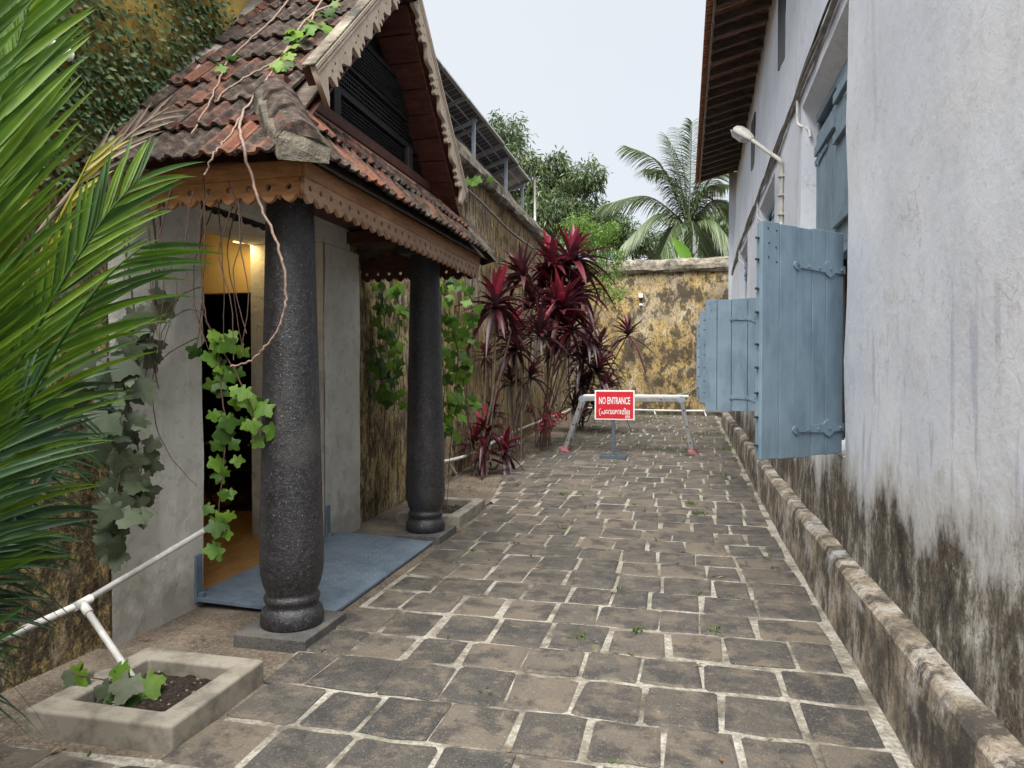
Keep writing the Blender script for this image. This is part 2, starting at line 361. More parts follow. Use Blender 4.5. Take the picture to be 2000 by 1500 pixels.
def m_leaf(name, cols, rough=.45, trans=.25, spec=.4, orn=False, var=18):
    m = Mat(name); r = m.orn() if orn else m.rnd()
    c = m.ramp(r, [(i / (len(cols) - 1), q) for i, q in enumerate(cols)])
    c = m.mix(m.ramp(m.noise(var, 3), [(.4, 0.0), (.7, .35)]), c, tuple(q * .55 for q in cols[0]))
    m.done(c, rough, None, spec=spec)
    tr = m.n('BsdfTranslucent'); m.l(c, tr.inputs[0]); mx = m.n('MixShader'); mx.inputs[0].default_value = trans
    m.l(m.b.outputs[0], mx.inputs[1]); m.l(tr.outputs[0], mx.inputs[2]); m.l(mx.outputs[0], m.o.inputs[0])
    return m.m
def m_plain(name, col, rough=.5, metal=0.0, var=.35, scale=14, spec=.4, **kw):
    m = Mat(name)
    c = m.mix(m.ramp(m.noise(scale, 5, .7), [(.43, 0.0), (.60, var)]), col, tuple(q * .45 for q in col))
    return m.done(c, rough, m.bump(m.noise(40, 4, .7), .2, .004), metal, spec, **kw)

MT = dict(stone=m_stone(), mortar=m_mortar(), earth=m_earth(), apron=m_earth('mud-stained cement', 1.08), soil=m_soil(), wash=m_whitewash(), ledge=m_ledge(),
  ochre=m_ochre('ochre wall, streaked', (10, .24, .515), (.52,.385,.175), True), ochre2=m_ochre('ochre wall, blotched', (3.2, .7, .50), (.50,.355,.125)),
  yellow=None, coping=m_coping(), cream=m_cream(), granite=m_granite(), plinth=m_plinth(), tile=m_tile(),
  fascia=m_wood('varnished fascia wood', [(.20,.085,.032), (.34,.165,.070), (.46,.25,.115)], (.16, .16, 1), .45),
  fascia2=m_wood('sun-bleached fascia wood', [(.30,.165,.095), (.43,.265,.165), (.52,.34,.22)], (.16, .16, 1), .5),
  barge=m_wood('weathered bargeboard wood', [(.36,.285,.215), (.47,.385,.30), (.56,.475,.385)], (1, .25, .25), .6),
  redwood=m_wood('red-stained boards', [(.045,.016,.012), (.085,.028,.020), (.13,.048,.034)], (.2, 1, 1), .6),
  darkwood=m_wood('blackened timber', [(.006,.006,.007), (.013,.013,.014), (.03,.029,.029)], (1, .2, 1), .55),
  rafter=m_wood('old rafter timber', [(.04,.03,.024), (.085,.062,.048), (.16,.12,.095)], (.2, 1, 1), .8),
  batten=m_wood('grey batten timber', [(.10,.075,.055), (.20,.155,.115), (.32,.26,.20)], (1, .2, 1), .8),
  blue=m_paint('blue-grey shutter paint', (.185,.265,.33), (.13,.195,.25)), steelblue=m_paint('blue steel paint', (.155,.205,.265), (.10,.14,.19), .45),
  mortarcap=m_coping(.55), pvc=m_plain('white pvc', (.72,.72,.69), .4, var=.5, scale=5), alu=m_plain('dull aluminium', (.42,.43,.43), .42, .55, .5),
  galv=m_plain('galvanised steel', (.36,.42,.48), .45, .4), black=m_plain('black plastic', (.015,.015,.016), .5), conduit=m_plain('dusty conduit', (.30,.27,.25), .7, var=.7, scale=6),
  cable=m_plain('dark cable', (.05,.045,.045), .6), red=m_plain('sign red', (.62,.025,.04), .35, var=.12), white=m_plain('sign white', (.82,.82,.82), .4, var=.06), signpost=m_plain('grey-blue post', (.105,.135,.165), .45),
  twig=m_plain('pale vine bark', (.30,.21,.165), .8, var=.6, scale=40), darktwig=m_plain('dark vine bark', (.10,.062,.045), .8, var=.5, scale=40), bark=m_plain('tree bark', (.14,.11,.085), .9, var=.7),
  concrete=m_plain('old concrete', (.34,.31,.255), .92, var=.75, scale=6), flash=m_plain('terracotta wash', (.32,.155,.11), .85, var=.5, scale=5), pink=m_plain('faded pink cloth', (.42,.16,.17), .9, var=.6),
  interior=m_plain('warm interior paint', (.50,.38,.17), .85, var=.15, scale=3), inroom=m_plain('dark interior', (.035,.028,.022), .8), floorwood=m_wood('worn floor boards', [(.24,.12,.04), (.38,.21,.075), (.46,.27,.11)], (1, .2, 1), .55),  # inroom: near-black, the room's darkness is put into the colour
  rope=m_plain('straw rope', (.42,.35,.24), .9), lampgrey=m_plain('lamp housing', (.56,.55,.50), .5, var=.3), cell=m_plain('solar cell', (.018,.017,.030), .35, var=.3), backsheet=m_plain('panel backsheet', (.50,.50,.54), .5, var=.1),
  grape=m_leaf('grape leaf', [(.045,.105,.018), (.12,.255,.03), (.21,.37,.04)], .5, .45, orn=True), grapedark=m_leaf('dusky grape leaf', [(.05,.07,.04), (.09,.115,.065), (.16,.18,.12)], .55, .15, orn=True),  # grapedark: dusky grey-green leaf, duller than grape
  palm=m_leaf('palm leaflet', [(.026,.070,.016), (.055,.135,.018), (.105,.215,.015), (.165,.275,.02)], .5, .4, .3), palmdark=m_leaf('shaded palm leaflet', [(.018,.05,.022), (.035,.09,.036), (.06,.135,.045)], .45, .3, .4),  # palmdark: darker copy of palm, shade of the lower clump put into the colour
  palmyellow=m_leaf('yellowing palm leaflet', [(.15,.22,.02), (.33,.30,.02), (.42,.36,.05)], .45, .3), palmdry=m_leaf('dry palm leaflet', [(.15,.10,.075), (.32,.26,.19), (.50,.44,.34)], .7, .1),
  cordy=m_leaf('maroon strap leaf', [(.036,.013,.019), (.095,.016,.028), (.22,.022,.042), (.44,.038,.07)], .38, .28, .5), cordydark=m_leaf('dusky maroon strap leaf', [(.030,.014,.018), (.065,.020,.027), (.13,.026,.038), (.26,.045,.06)], .42, .2, .5),
  mango=m_leaf('mango leaf', [(.05,.085,.042), (.09,.145,.062), (.15,.21,.085), (.24,.29,.13)], .42, .35, .5, var=2), coco=m_leaf('coconut leaflet', [(.06,.10,.05), (.11,.16,.07), (.19,.23,.11)], .42, .25, .5),
  feather=m_leaf('pale feathery leaf', [(.085,.17,.030), (.15,.27,.045), (.22,.34,.07)], .5, .4), banana=m_leaf('banana leaf', [(.12,.28,.03), (.16,.34,.04)], .4, .4), fig=m_leaf('creeping fig leaf', [(.035,.075,.025), (.075,.135,.04), (.16,.21,.08)], .5, .15),
  grass=m_leaf('grass blade', [(.05,.10,.02), (.10,.17,.035), (.20,.22,.07)], .6, .3), dry=m_leaf('dry leaf', [(.16,.09,.045), (.26,.16,.08), (.36,.25,.14)], .8, .1), tilebits=m_plain('eave clay tile', (.42,.20,.135), .9, var=.6, scale=9))
g = Mat('glowing bulb'); g.done((1, .8, .5), .3); g.b.inputs['Emission Color'].default_value = (1, .72, .36, 1); g.b.inputs['Emission Strength'].default_value = 8; MT['bulb'] = g.m
g = Mat('clear glass'); g.done((.95, .95, .95), .05, Transmission_Weight=.9); MT['glass'] = g.m
def m_yellow():
    m = Mat('bright ochre limewash')
    c = m.ramp(m.noise(3, 6, .65), [(.36, (.42,.28,.075)), (.5, (.60,.42,.11)), (.64, (.68,.50,.17))])
    c = m.mix(m.ramp(m.noise(6, 6, .75), [(.52, 0.0), (.66, .8)]), c, (.14,.105,.055))
    return m.done(c, .95, m.bump(m.noise(14, 6, .7), .8, .02), spec=.2)
MT['yellow'] = m_yellow()

# ================================================================== the setting
WALLX, DOOR0, DOOR1, PIER0, PIER1, FRONT = -3.2, 4.12, 5.78, 3.33, 6.49, -3.12
# ground: one sheet out to the horizon, following the gentle rise of the yard
ys = np.concatenate([[-300, -20, 0], np.arange(2, 21, .5), [21, 40, 400]]); xs = np.array([-400, -20, -3, 0, 2, 20, 400.])
V = [(x, y, g1(y) - .03) for y in ys for x in xs]; nx = len(xs)
Fq = [(j*nx+i, j*nx+i+1, (j+1)*nx+i+1, (j+1)*nx+i) for j in range(len(ys)-1) for i in range(nx-1)]
ground = tag(mesh_np('ground', V, Fq, MT['earth']), 'bare brown earth under and around the yard', 'ground', kind='structure')
def strip(name, x0f, x1f, y0, y1, dz, m, label, step=.25):
    Y = np.arange(y0, y1 + step, step); V = []; Fq = []
    for y in Y:
        a, b = x0f(y), x1f(y)
        for i in range(9): V.append((a + (b - a) * i / 8, y, g1(y) + dz))
    for j in range(len(Y) - 1):
        for i in range(8): Fq.append((j*9+i, j*9+i+1, j*9+i+10, j*9+i+9))
    return tag(mesh_np(name, V, Fq, m), label, name.split('_')[-1], kind='structure')
apron = strip('cement_apron', lambda y: -3.25, lambda y: -1.9, 1.0, 7.0, -.014, MT['apron'], 'mud-stained cement apron in front of the doorway')
bed = strip('planting_bed', lambda y: -3.25, lambda y: -2.2, 6.9, 20.5, -.012, MT['earth'], 'strip of bare earth below the streaked ochre wall')
def leftedge(y):
    if y < 2.36: return -3.15
    if y < 3.3: return -1.97
    if y < 6.2: return -2.06
    if y < 8.0: return -2.06 - .06 * max(0, y - 6.9)
    return -2.18 - .30 * min(1, (y - 8) / 2)
RIGHT = .845
pav = strip('pavement', lambda y: leftedge(y) - .01, lambda y: .9, 1.5, 20.3, .0005, MT['mortar'], 'stone-flagged pavement with pale mortar joints between the walls', .1)
# each flagstone
def flag(x0, x1, y0, y1, tilt, top):
    w, d = x1 - x0, y1 - y0; c = min(w, d) * random.uniform(.02, .085)
    j = lambda s=.010: random.uniform(-s, s)
    o = [(x0+c, y0+j()), ((x0+x1)/2, y0+j(.014)), (x1-c, y0+j()), (x1+j(), y0+c), (x1+j(.014), y1-c), (x1-c*.8, y1+j()), ((x0+x1)/2+j(.05), y1+j(.014)), (x0+c, y1+j()), (x0+j(), y1-c), (x0+j(.014), y0+c)]
    cx, cy = (x0+x1)/2, (y0+y1)/2; q = .016
    tx, ty = tilt
    zt = lambda x, y: g1(y) + top + tx * (x - cx) + ty * (y - cy)
    ins = [(x + (cx - x) * q * 2 / w, y + (cy - y) * q * 2 / d) for x, y in o]
    V = [(x, y, zt(x, y)) for x, y in ins] + [(x, y, zt(x, y) - .007) for x, y in o] + [(x + (cx - x) * -.02, y + (cy - y) * -.02, g1(y) - .03) for x, y in o]
    n = 10; Fc = [tuple(range(n))] + [(k, n + k, n + (k+1) % n, (k+1) % n) for k in range(n)] + [(n + k, 2*n + k, 2*n + (k+1) % n, n + (k+1) % n) for k in range(n)]
    return V, Fc
random.seed(21)
flags = []; y = 1.62
while y < 20.2:
    d = random.uniform(.34, .42)
    y1 = min(y + d, 20.25); x = leftedge((y + y1) / 2) + random.uniform(-.05, .03); skew = random.uniform(-.012, .012)
    while x < RIGHT - .08:
        w = random.choice([.26, .29, .31, .32, .34, .37]) * random.uniform(.94, 1.06); x1 = x + w
        if RIGHT - x1 < .16: x1 = RIGHT + random.uniform(-.03, .02)
        jt = random.choice([.008, .018, .026, .036]); jy = random.choice([.004, .009, .013, .017])
        dy = skew * (x + 1)
        flags.append((x + jt / 2, x1 - jt / 2, y + jy + dy + random.uniform(-.007, .007), y1 - jy + dy + random.uniform(-.007, .007)))
        x = x1
    y = y1
flags.sort(key=lambda f: f[2])
far = MB()
for i, f in enumerate(flags):
    V, Fc = flag(*f, (random.uniform(-.012, .012), random.uniform(-.014, .014)), random.uniform(.0035, .013))
    r = random.random()
    if -2.2 < f[0] < -.2 and 4.8 < f[2] < 9.5: r = min(1, r * .6 + .42)
    if i < 300:
        b = MB(); b.cr = r; b.add(V, Fc); b.build('flagstone', MT['stone'], pav)
    else: far.cr = r; far.add(V, Fc)
tag(far.build('flagstones', MT['stone'], pav), kind='stuff')

# ------------------------------------------------------------------ ochre compound wall on the left and across the end
def rough_grid(fn, nu, nv):
    V = [fn(i / nu, j / nv) for j in range(nv + 1) for i in range(nu + 1)]
    return V, [(j*(nu+1)+i, j*(nu+1)+i+1, (j+1)*(nu+1)+i+1, (j+1)*(nu+1)+i) for j in range(nv) for i in range(nu)]
def lump(a, b, s=.02): return s * (sin(a*1.7 + b*2.1) + sin(a*3.9 - b*1.3 + 1) * .6 + sin(a*.8 + b*4.3 + 2) * .5)
cw = thing('compound_wall', 'tall streaked ochre compound wall running behind the porch and red plants', 'wall', (WALLX, 8, 0))
def wallbox(y0, y1, z0, z1, m, nm):
    nu = max(2, int((y1 - y0) / .3)); nv = max(2, int((z1 - z0) / .3))
    V, Fq = rough_grid(lambda u, v: (WALLX + lump(y0 + (y1-y0)*u, z0 + (z1-z0)*v, .012), y0 + (y1-y0)*u, z0 + (z1-z0)*v), nu, nv)
    b = MB(); b.add(V, Fq); b.box(WALLX - .6, WALLX - .05, y0, y1, z0, z1); return b.build(nm, m, cw, False)
wallbox(-4, 3.45, -.2, 2.62, MT['ochre'], 'wall_face'); wallbox(6.4, 20.9, -.2, 4.55, MT['ochre'], 'wall_face')
wallbox(-4, 3.45, 2.62, 4.55, MT['yellow'], 'upper_wall_face'); wallbox(3.45, 6.4, 2.985, 4.55, MT['yellow'], 'upper_wall_face')
cp = MB(); n = 60; rows = []
prof = [(-3.78, 4.5), (-3.10, 4.5), (-3.05, 4.56), (-3.06, 4.68), (-3.13, 4.80), (-3.30, 4.88), (-3.55, 4.90), (-3.80, 4.85)]
V = []
for i in range(n + 1):
    y = -4 + 25 * i / n
    for k, (x, z) in enumerate(prof): V.append((x + lump(y * 2, k, .014), y, z - .010 * max(0, y - 8) + .06 + lump(y * 3, k + 5, .018)))
k_ = len(prof); cp.add(V, [(i*k_+k, i*k_+(k+1) % k_, (i+1)*k_+(k+1) % k_, (i+1)*k_+k) for i in range(n) for k in range(k_)])
cp.build('coping', MT['coping'], cw)
# thin bamboo-like pipe clipped along the wall face
b = MB(); a0, a1 = P(880, 345, X=-3.12), P(1060, 505, X=-3.12)
b.tube([a0 + (a1 - a0) * t + np.array((0, 0, .03 * sin(9 * t))) for t in np.linspace(-.25, 1.0, 14)], .022, 6)
tag(b.build('wall_conduit', MT['conduit'], None, True), 'straw-coloured pipe running along the upper ochre wall', 'pipe')
bw = thing('end_wall', 'blotchy ochre and black wall closing the end of the yard', 'wall', (-1, 20.5, 0))
V, Fq = rough_grid(lambda u, v: (-3.3 + 9*u, 20.5 + lump(9*u, 5*v, .015), -.1 + 4.5*v), 36, 18)
b = MB(); b.add(V, Fq); b.box(-3.3, 5.7, 20.56, 21.1, -.1, 4.4); b.build('wall_face', MT['ochre2'], bw)
V = []; pr = [(20.42, 4.33), (20.36, 4.40), (20.37, 4.52), (20.45, 4.66), (20.65, 4.73), (20.95, 4.73), (21.15, 4.62), (21.15, 4.33)]
for i in range(41):
    x = -3.3 + 9 * i / 40
    for k, (y, z) in enumerate(pr): V.append((x, y + lump(x*2, k, .012), z + lump(x*3, k+3, .016)))
b = MB(); b.add(V, [(i*8+k, i*8+(k+1) % 8, (i+1)*8+(k+1) % 8, (i+1)*8+k) for i in range(40) for k in range(8)]); b.build('coping', MT['coping'], bw)
b = MB(); b.box(-3.2, 1.2, 20.2, 20.5, .1, g1(20.3) + .10); b.build('kerb', MT['coping'], bw)
jb = P(1252, 578, Y=20.48)
t = thing('junction_box', 'small cream junction box on the blotchy end wall', 'box', tuple(jb))
b = MB(); b.box(jb[0]-.06, jb[0]+.06, 20.38, 20.5, jb[2]-.06, jb[2]+.06); b.build('cover', MT['pvc'], t, False, .006)
b = MB(); b.tube(smoothpath([jb + (-.06, -.03, -.03), jb + (-.2, -.03, -.08), jb + (-.4, -.02, -.05)]), .014, 6); b.build('cable', MT['black'], t, True)
cb = P(1252, 596, Y=20.48); t = thing('security_camera', 'tiny dome camera below the junction box on the end wall', 'camera', tuple(cb))
b = MB(); b.lathe(cb + (0, -.07, -.04), [(.045, 0), (.05, .03), (.05, .07)], 14); b.build('housing', MT['pvc'], t, True)
b = MB(); b.lathe(cb + (0, -.07, -.07), [(.006, 0), (.025, .008), (.035, .03)], 12); b.build('dome', MT['black'], t, True)

# ------------------------------------------------------------------ white building on the right
def WX(y, z): return 1.0 + max(0, z - .43) * .04 * min(1, max(0, (y - 5) / 13))
WINS = [(4.88, 6.81), (8.95, 10.88), (13.05, 14.98)]
Z0, Z1, ZT, BEND = 1.0, 3.80, 6.35, 18.0
wbld = thing('white_building', 'long whitewashed building with blue shutters and damp-stained base', 'building', (1.0, 9, 0))
b = MB()
def patch(y0, y1, z0, z1):
    nu = max(1, int((y1 - y0) / .2)); nv = max(1, int((z1 - z0) / .2))
    V, Fq = rough_grid(lambda u, v: (WX(y0+(y1-y0)*u, z0+(z1-z0)*v) + lump(2*(y0+(y1-y0)*u), 2*(z0+(z1-z0)*v), .006), y0+(y1-y0)*u, z0+(z1-z0)*v), nu, nv)
    b.add(V, [tuple(reversed(q)) for q in Fq])
ed = [-3.0] + [q for w in WINS for q in w] + [BEND]
for i in range(0, len(ed), 2): patch(ed[i], ed[i+1], -.1, ZT)
for w0, w1 in WINS:
    patch(w0, w1, -.1, Z0); patch(w0, w1, Z1 + .1, ZT)
    for yy in (w0, w1):                                   # splayed reveals of the openings
        s_ = .05 if yy == w0 else -.05
        V, Fq = rough_grid(lambda u, v: (WX(yy, Z0+(Z1+.1-Z0)*v) + .17*u + lump(2*yy, 2*(Z0+(Z1+.1-Z0)*v), .006) * (1-u), yy + s_*u*.6, Z0 + (Z1+.1-Z0 - .12*u)*v), 2, 14); b.add(V, Fq)
    V, Fq = rough_grid(lambda u, v: (WX(w0+(w1-w0)*u, Z1+.1) + .17*v, w0+(w1-w0)*u, Z1+.1-.16*v), 10, 2); b.add(V, Fq)
    V, Fq = rough_grid(lambda u, v: (WX(w0+(w1-w0)*u, Z0) + .22*v - .0, w0+(w1-w0)*u, Z0 + .03*v), 10, 2); b.add(V, Fq)
b.box(1.05, 6, BEND - .02, BEND, -.1, ZT); b.box(1.5, 6, -3, BEND - .02, -.1, ZT)
b.build('wall', MT['wash'], wbld, True)
# plinth ledge along the foot of the wall
V = []; yy = np.arange(-1, 17.6, .06); pr = [(.885, 0, 0), (.890, .30, .6), (.893, .385, 1), (.915, .415, 1), (1.03, .425, 1)]
for y in yy:
    q = .7 * g1(y)
    for k, (x, z, s_) in enumerate(pr):
        V.append((x + (lump(y*2, k, .003) + random.uniform(-.002, .002)) * (k < 4), y, (g1(y) - .03 if k == 0 else z + q + s_ * (lump(y*2.5, k, .003) + random.uniform(-.002, .002)))))
k_ = len(pr); b = MB(); b.add(V, [(j*k_+k, j*k_+k+1, (j+1)*k_+k+1, (j+1)*k_+k) for j in range(len(yy)-1) for k in range(k_-1)])
b.add([V[-5], V[-4], V[-3], V[-2], V[-1], (1.03, V[-1][1], 0)], [(0, 1, 2, 3, 4, 5)])
b.build('plinth_ledge', MT['ledge'], wbld)
# slit openings high on the wall: solid black prisms, inner dark put in colour
for px0, px1, pz in ((1519, 1537, (4.9, 6.1)), (1467, 1476, (4.85, 5.75))):
    y0 = P(px1, 60, X=1.06)[1] if px0 > 1500 else P(px1, 260, X=1.12)[1]
    b = MB(); x = WX(y0, 5.2); b.hexa([(x-.004, y0, pz[0]), (x+.05, y0, pz[0]+.05), (x+.05, y0+.5, pz[0]+.05), (x-.004, y0+.62, pz[0]+.12)], [(x-.004, y0, pz[1]), (x+.05, y0, pz[1]), (x+.05, y0+.5, pz[1]), (x-.004, y0+.62, pz[1])])
    b.build('slit_dark', MT['black'], wbld)
# eave: rafters, battens, tiles seen from below
ZE0, ZE1, XE = 6.10, 6.30, .335
roof = MB(); roof.hexa([(XE-.02, 2, ZE0+.16), (6, 2, 7.9), (6, BEND+.05, 7.9), (XE-.02, BEND+.05, ZE0+.16)], [(XE-.02, 2, ZE0+.20), (6, 2, 7.95), (6, BEND+.05, 7.95), (XE-.02, BEND+.05, ZE0+.20)])
eave = roof.build('eave', MT['tilebits'], wbld)
y = 6.2
while y < BEND:
    sag = random.uniform(-.015, .015)
    b = MB(); b.bar((XE+.05, y, ZE0+.05+sag), (1.45, y + random.uniform(-.03, .03), ZE1+.12), .075, .10); b.build('rafter', MT['rafter'], eave); y += .44 + random.uniform(-.03, .03)
for k, x in enumerate((.36, .60, .84, 1.08)):
    b = MB(); b.box(x, x+.05, 5.5, BEND, ZE0+.12+.255*(x-XE), ZE0+.145+.255*(x-XE)); b.build('batten', MT['batten'], eave)
b = MB(); b.box(XE+.01, XE+.035, 5.5, BEND, ZE0-.02, ZE0+.12); b.build('eave_board', MT['batten'], eave)
b = MB()
for row in range(4):
    y = 5.5
    while y < BEND:
        x0 = XE - .07 + row*.25; z = ZE0 + .155 + .255*(x0-XE) - .02; dz = random.uniform(-.008, .008)
        b.obox((x0+.16, y+.11, z+.042+dz), (.17, 0, .043), (0, .104, 0), (0, 0, .010)); b.obox((x0+.15, y+.06, z+.028+dz), (.16, 0, .04), (0, .02, 0), (0, 0, .016)); b.obox((x0+.15, y+.16, z+.028+dz), (.16, 0, .04), (0, .02, 0), (0, 0, .016))
        y += .215
tag(b.build('eave_tiles', MT['tilebits'], eave), kind='stuff')
# shutters: each leaf of planks, straps, studs
def strap(parent, o, u, n, L, z, w=.045):
    lo = [(0, -w*.55), (.10, -w*.55), (.115, -w*.9), (.15, -w*1.25), (.185, -w*.9), (.20, -w*.6), (L-.03, -w*.33), (L-.015, -w*.6), (L+.02, -w*.5), (L+.035, 0), (L+.02, w*.5), (L-.015, w*.6), (L-.03, w*.33), (.20, w*.6), (.185, w*.9), (.15, w*1.25), (.115, w*.9), (.10, w*.55), (0, w*.55)]
    s = cutout('strap_hinge', [lo], .012, lambda a, c, d: o + u * a + np.array((0, 0, z + c)) + n * d, MT['blue'], parent)
    b = MB()
    for q in (.04, .15, .26, .36, .46, L):
        if q <= L:
            c = o + u * q + np.array((0, 0, z)) + n * .006; b.obox(c + n*.005, u*.007, np.array((0, 0, .007)), n*.005)
    tag(b.build('rivets', MT['blue'], s), kind='stuff')
def leaf(hinge, free, z0, z1, planks, name='shutter', straps=True, studs=True, flip=1, L=.46, sag=0.0):
    h = np.array((*hinge, 0.)); f = np.array((*free, 0.)); u = unit(f - h); W = np.linalg.norm(f - h)
    n = np.array((-u[1], u[0], 0)) * flip
    body = MB(); body.obox(h + u*W/2 + np.array((0, 0, (z0+z1)/2)) - n*.012, u*(W/2-.004), n*.006, np.array((0, 0, (z1-z0)/2-.01)))
    sh = body.build(name, MT['blue'], wbld)
    xs = np.cumsum([0] + planks) / sum(planks) * W
    for a, c in zip(xs[:-1], xs[1:]):
        b = MB(); e = random.uniform(0, .006)
        b.obox(h + u*(a+c)/2 + np.array((0, 0, (z0+z1)/2 + random.uniform(-.006, .006))) + n*(.008+e*.5), u*((c-a)/2-.0025), n*(.016), np.array((0, 0, (z1-z0)/2)))
        b.build('plank', MT['blue'], sh, False, .003, 1)
    if straps:
        for z in (z0 + .17, z1 - .24): strap(sh, h + n*.032, u, n, L, z)
    if studs:
        for q in np.linspace(.06, .94, 9):
            b = MB(); c = h + u*(W+.008) + np.array((0, 0, z0 + (z1-z0)*(q + random.uniform(-.02, .02)))); b.tube([c - u*.01, c + u*.014], .008, 6); b.build('stud', MT['cable'], sh)
        for q in (.035, .10, .16): 
            for a in (W-.06, W-.125):
                c = h + u*(a + random.uniform(-.01, .01)) + n*.026 + np.array((0, 0, z1 - (z1-z0)*q + random.uniform(-.02, .02))); b = MB(); b.tube([c, c + n*.004], .006, 6); b.build('nail', MT['cable'], sh)
    return sh
leaf((.985, 4.99), (.43, 4.46), 1.02, 2.44, [.22, .17, .18, .2, .2])
leaf((.99, 9.02), (.262, 9.12), 1.06, 2.43, [.25, .2, .18, .15], L=.42)
leaf((.99, 10.84), (.232, 10.98), 1.06, 2.45, [.25, .2, .2], flip=-1)
leaf((.99, 13.12), (.238, 13.5), 1.06, 2.42, [.25, .2, .2], L=.42)
leaf((.985, 6.72), (.90, 7.50), 1.04, 2.44, [.25, .2, .2], flip=-1)
leaf((.99, 14.90), (.90, 15.65), 1.06, 2.44, [.25, .2, .2], flip=-1)
for w0, w1 in WINS:                                        # upper leaves stay shut, lower opening is dark
    xm = WX((w0+w1)/2, 3) + .13
    mid = (w0 + w1) / 2
    leaf((xm, w0+.06), (xm, mid-.01), 2.47, 3.73, [.2, .2, .2, .2], 'upper_shutter', studs=False, flip=1, L=.5)
    leaf((xm+.02, w1-.06), (xm+.02, mid+.01), 2.47, 3.62, [.2, .2, .2, .2], 'upper_shutter', studs=False, flip=-1, L=.5)
    b = MB(); b.box(xm+.015, xm+.09, w0+.02, w0+.07, 1.0, 3.8); b.box(xm+.015, xm+.09, w1-.07, w1-.02, 1.0, 3.8); b.box(xm-.03, xm+.09, w0+.07, w1-.07, 2.40, 2.465); b.box(xm-.01, xm+.09, w0+.07, w1-.07, 3.735, 3.8)
    b.build('window_frame', MT['blue'], wbld, False, .004)
    for z in (2.62, 3.25, 3.55):
        b = MB(); b.box(xm-.055, xm-.022, w0+.1, mid-.05, z, z+.07); b.build('shutter_ledge', MT['blue'], wbld, False, .004)
    b = MB(); b.box(xm-.035, xm+.0, mid+.06, w1-.12, 3.42, 3.50); b.build('shutter_ledge', MT['blue'], wbld, False, .004)
    b = MB(); b.box(xm+.12, xm+.16, w0, w1, 1.0, 3.85); b.build('room_dark_sheet', MT['inroom'], wbld)  # dark sheet standing in for the unlit room behind the bars
    for k in range(9): yy = w0 + .16 + k * (w1-w0-.3)/8; b = MB(); b.tube([(xm+.05, yy, 1.02), (xm+.05, yy, 2.4)], .010, 6); b.build('window_bar', MT['cable'], wbld)
# cable bundle that climbs along the wall
t = thing('cable_bundle', 'sagging bundle of grey conduits and cables strung along the white wall', 'cables', (1.0, 9, 4))
for k in range(4):
    pts = []
    for y in np.arange(2.5, 17.9, .35):
        z = 4.05 + .02*sin(y*1.9+k) + .02*k - .03*abs(sin((y-2)*pi/2.1)) + (0 if y < 15 else -.06*(y-15)**1.4)
        pts.append((WX(y, z) - .025 - .012*(k % 2), y, z + .012*sin(5*y+2*k)))
    b = MB(); b.tube(pts, .016 if k < 2 else .010, 6); b.build('conduit' if k < 2 else 'cable', MT['conduit' if k < 2 else 'cable'], t, True)
for yw in (6.95, 11.0, 15.1):
    x = WX(yw, 3.9); b = MB(); b.tube(smoothpath([(x-.02, yw, 4.03), (x-.02, yw, 3.86), (x-.015, yw-.05, 3.78), (x+.05, yw-.16, 3.70), (x+.06, yw-.19, 3.62)]), .014, 7); b.build('drop_conduit', MT['pvc'], t, True)
# wall lamp on a bent pipe
lb = P(1531, 300, X=1.02); y = lb[1]; x = WX(y, 3.5) - .03
t = thing('wall_lamp', 'white outdoor lamp on a bent pipe arm fixed to the white wall', 'lamp', (x, y, 3.1))
hd = P(1440, 252, X=.60); el = np.array((x-.02, y, 3.78))
b = MB(); b.tube(smoothpath([(x, y, 3.10), (x, y, 3.45), (x, y, 3.70), el, el + (hd - el) * .25, el + (hd - el) * .75]), .022, 10); b.build('arm', MT['lampgrey'], t, True)
for z in (3.2, 3.4, 3.6): b = MB(); b.box(x-.036, x+.05, y-.036, y+.036, z, z+.02); b.build('clamp', MT['lampgrey'], t)
d = unit(hd - el); sd = unit(np.cross(d, (0, 0, 1))); up = np.cross(sd, d); c = el + (hd - el) * .62
b = MB(); rings = []
for s_, w, hh in ((0, .03, .026), (.07, .06, .042), (.21, .085, .054), (.36, .08, .048), (.41, .045, .026)):
    rings.append([c + d*s_ + sd*w*cx + up*hh*cz for cx, cz in ((-1, -.35), (-.9, .5), (-.45, 1), (.45, 1), (.9, .5), (1, -.35))])
V = [q for r_ in rings for q in r_]
b.add(V, [(i*6+k, i*6+(k+1) % 6, (i+1)*6+(k+1) % 6, (i+1)*6+k) for i in range(4) for k in range(6)] + [tuple(range(6)), tuple(range(29, 23, -1))]); b.build('housing', MT['lampgrey'], t, True)
b = MB(); b.hexa([c + d*.12 + sd*.075*i + up*-.02 if k == 0 else c + d*.42 + sd*.075*i + up*-.02 for k, i in ((0,-1),(1,-1),(1,1),(0,1))][::1], [c + d*.17 + sd*.045*i + up*-.085 if k == 0 else c + d*.38 + sd*.045*i + up*-.085 for k, i in ((0,-1),(1,-1),(1,1),(0,1))]); b.build('lens', MT['backsheet'], t)

# ================================================================== gate porch
porch = thing('gate_porch', 'tiled porch with carved gable on two dark stone pillars before a doorway', 'porch', (-2.6, 5.0, 0))
YC = 5.0
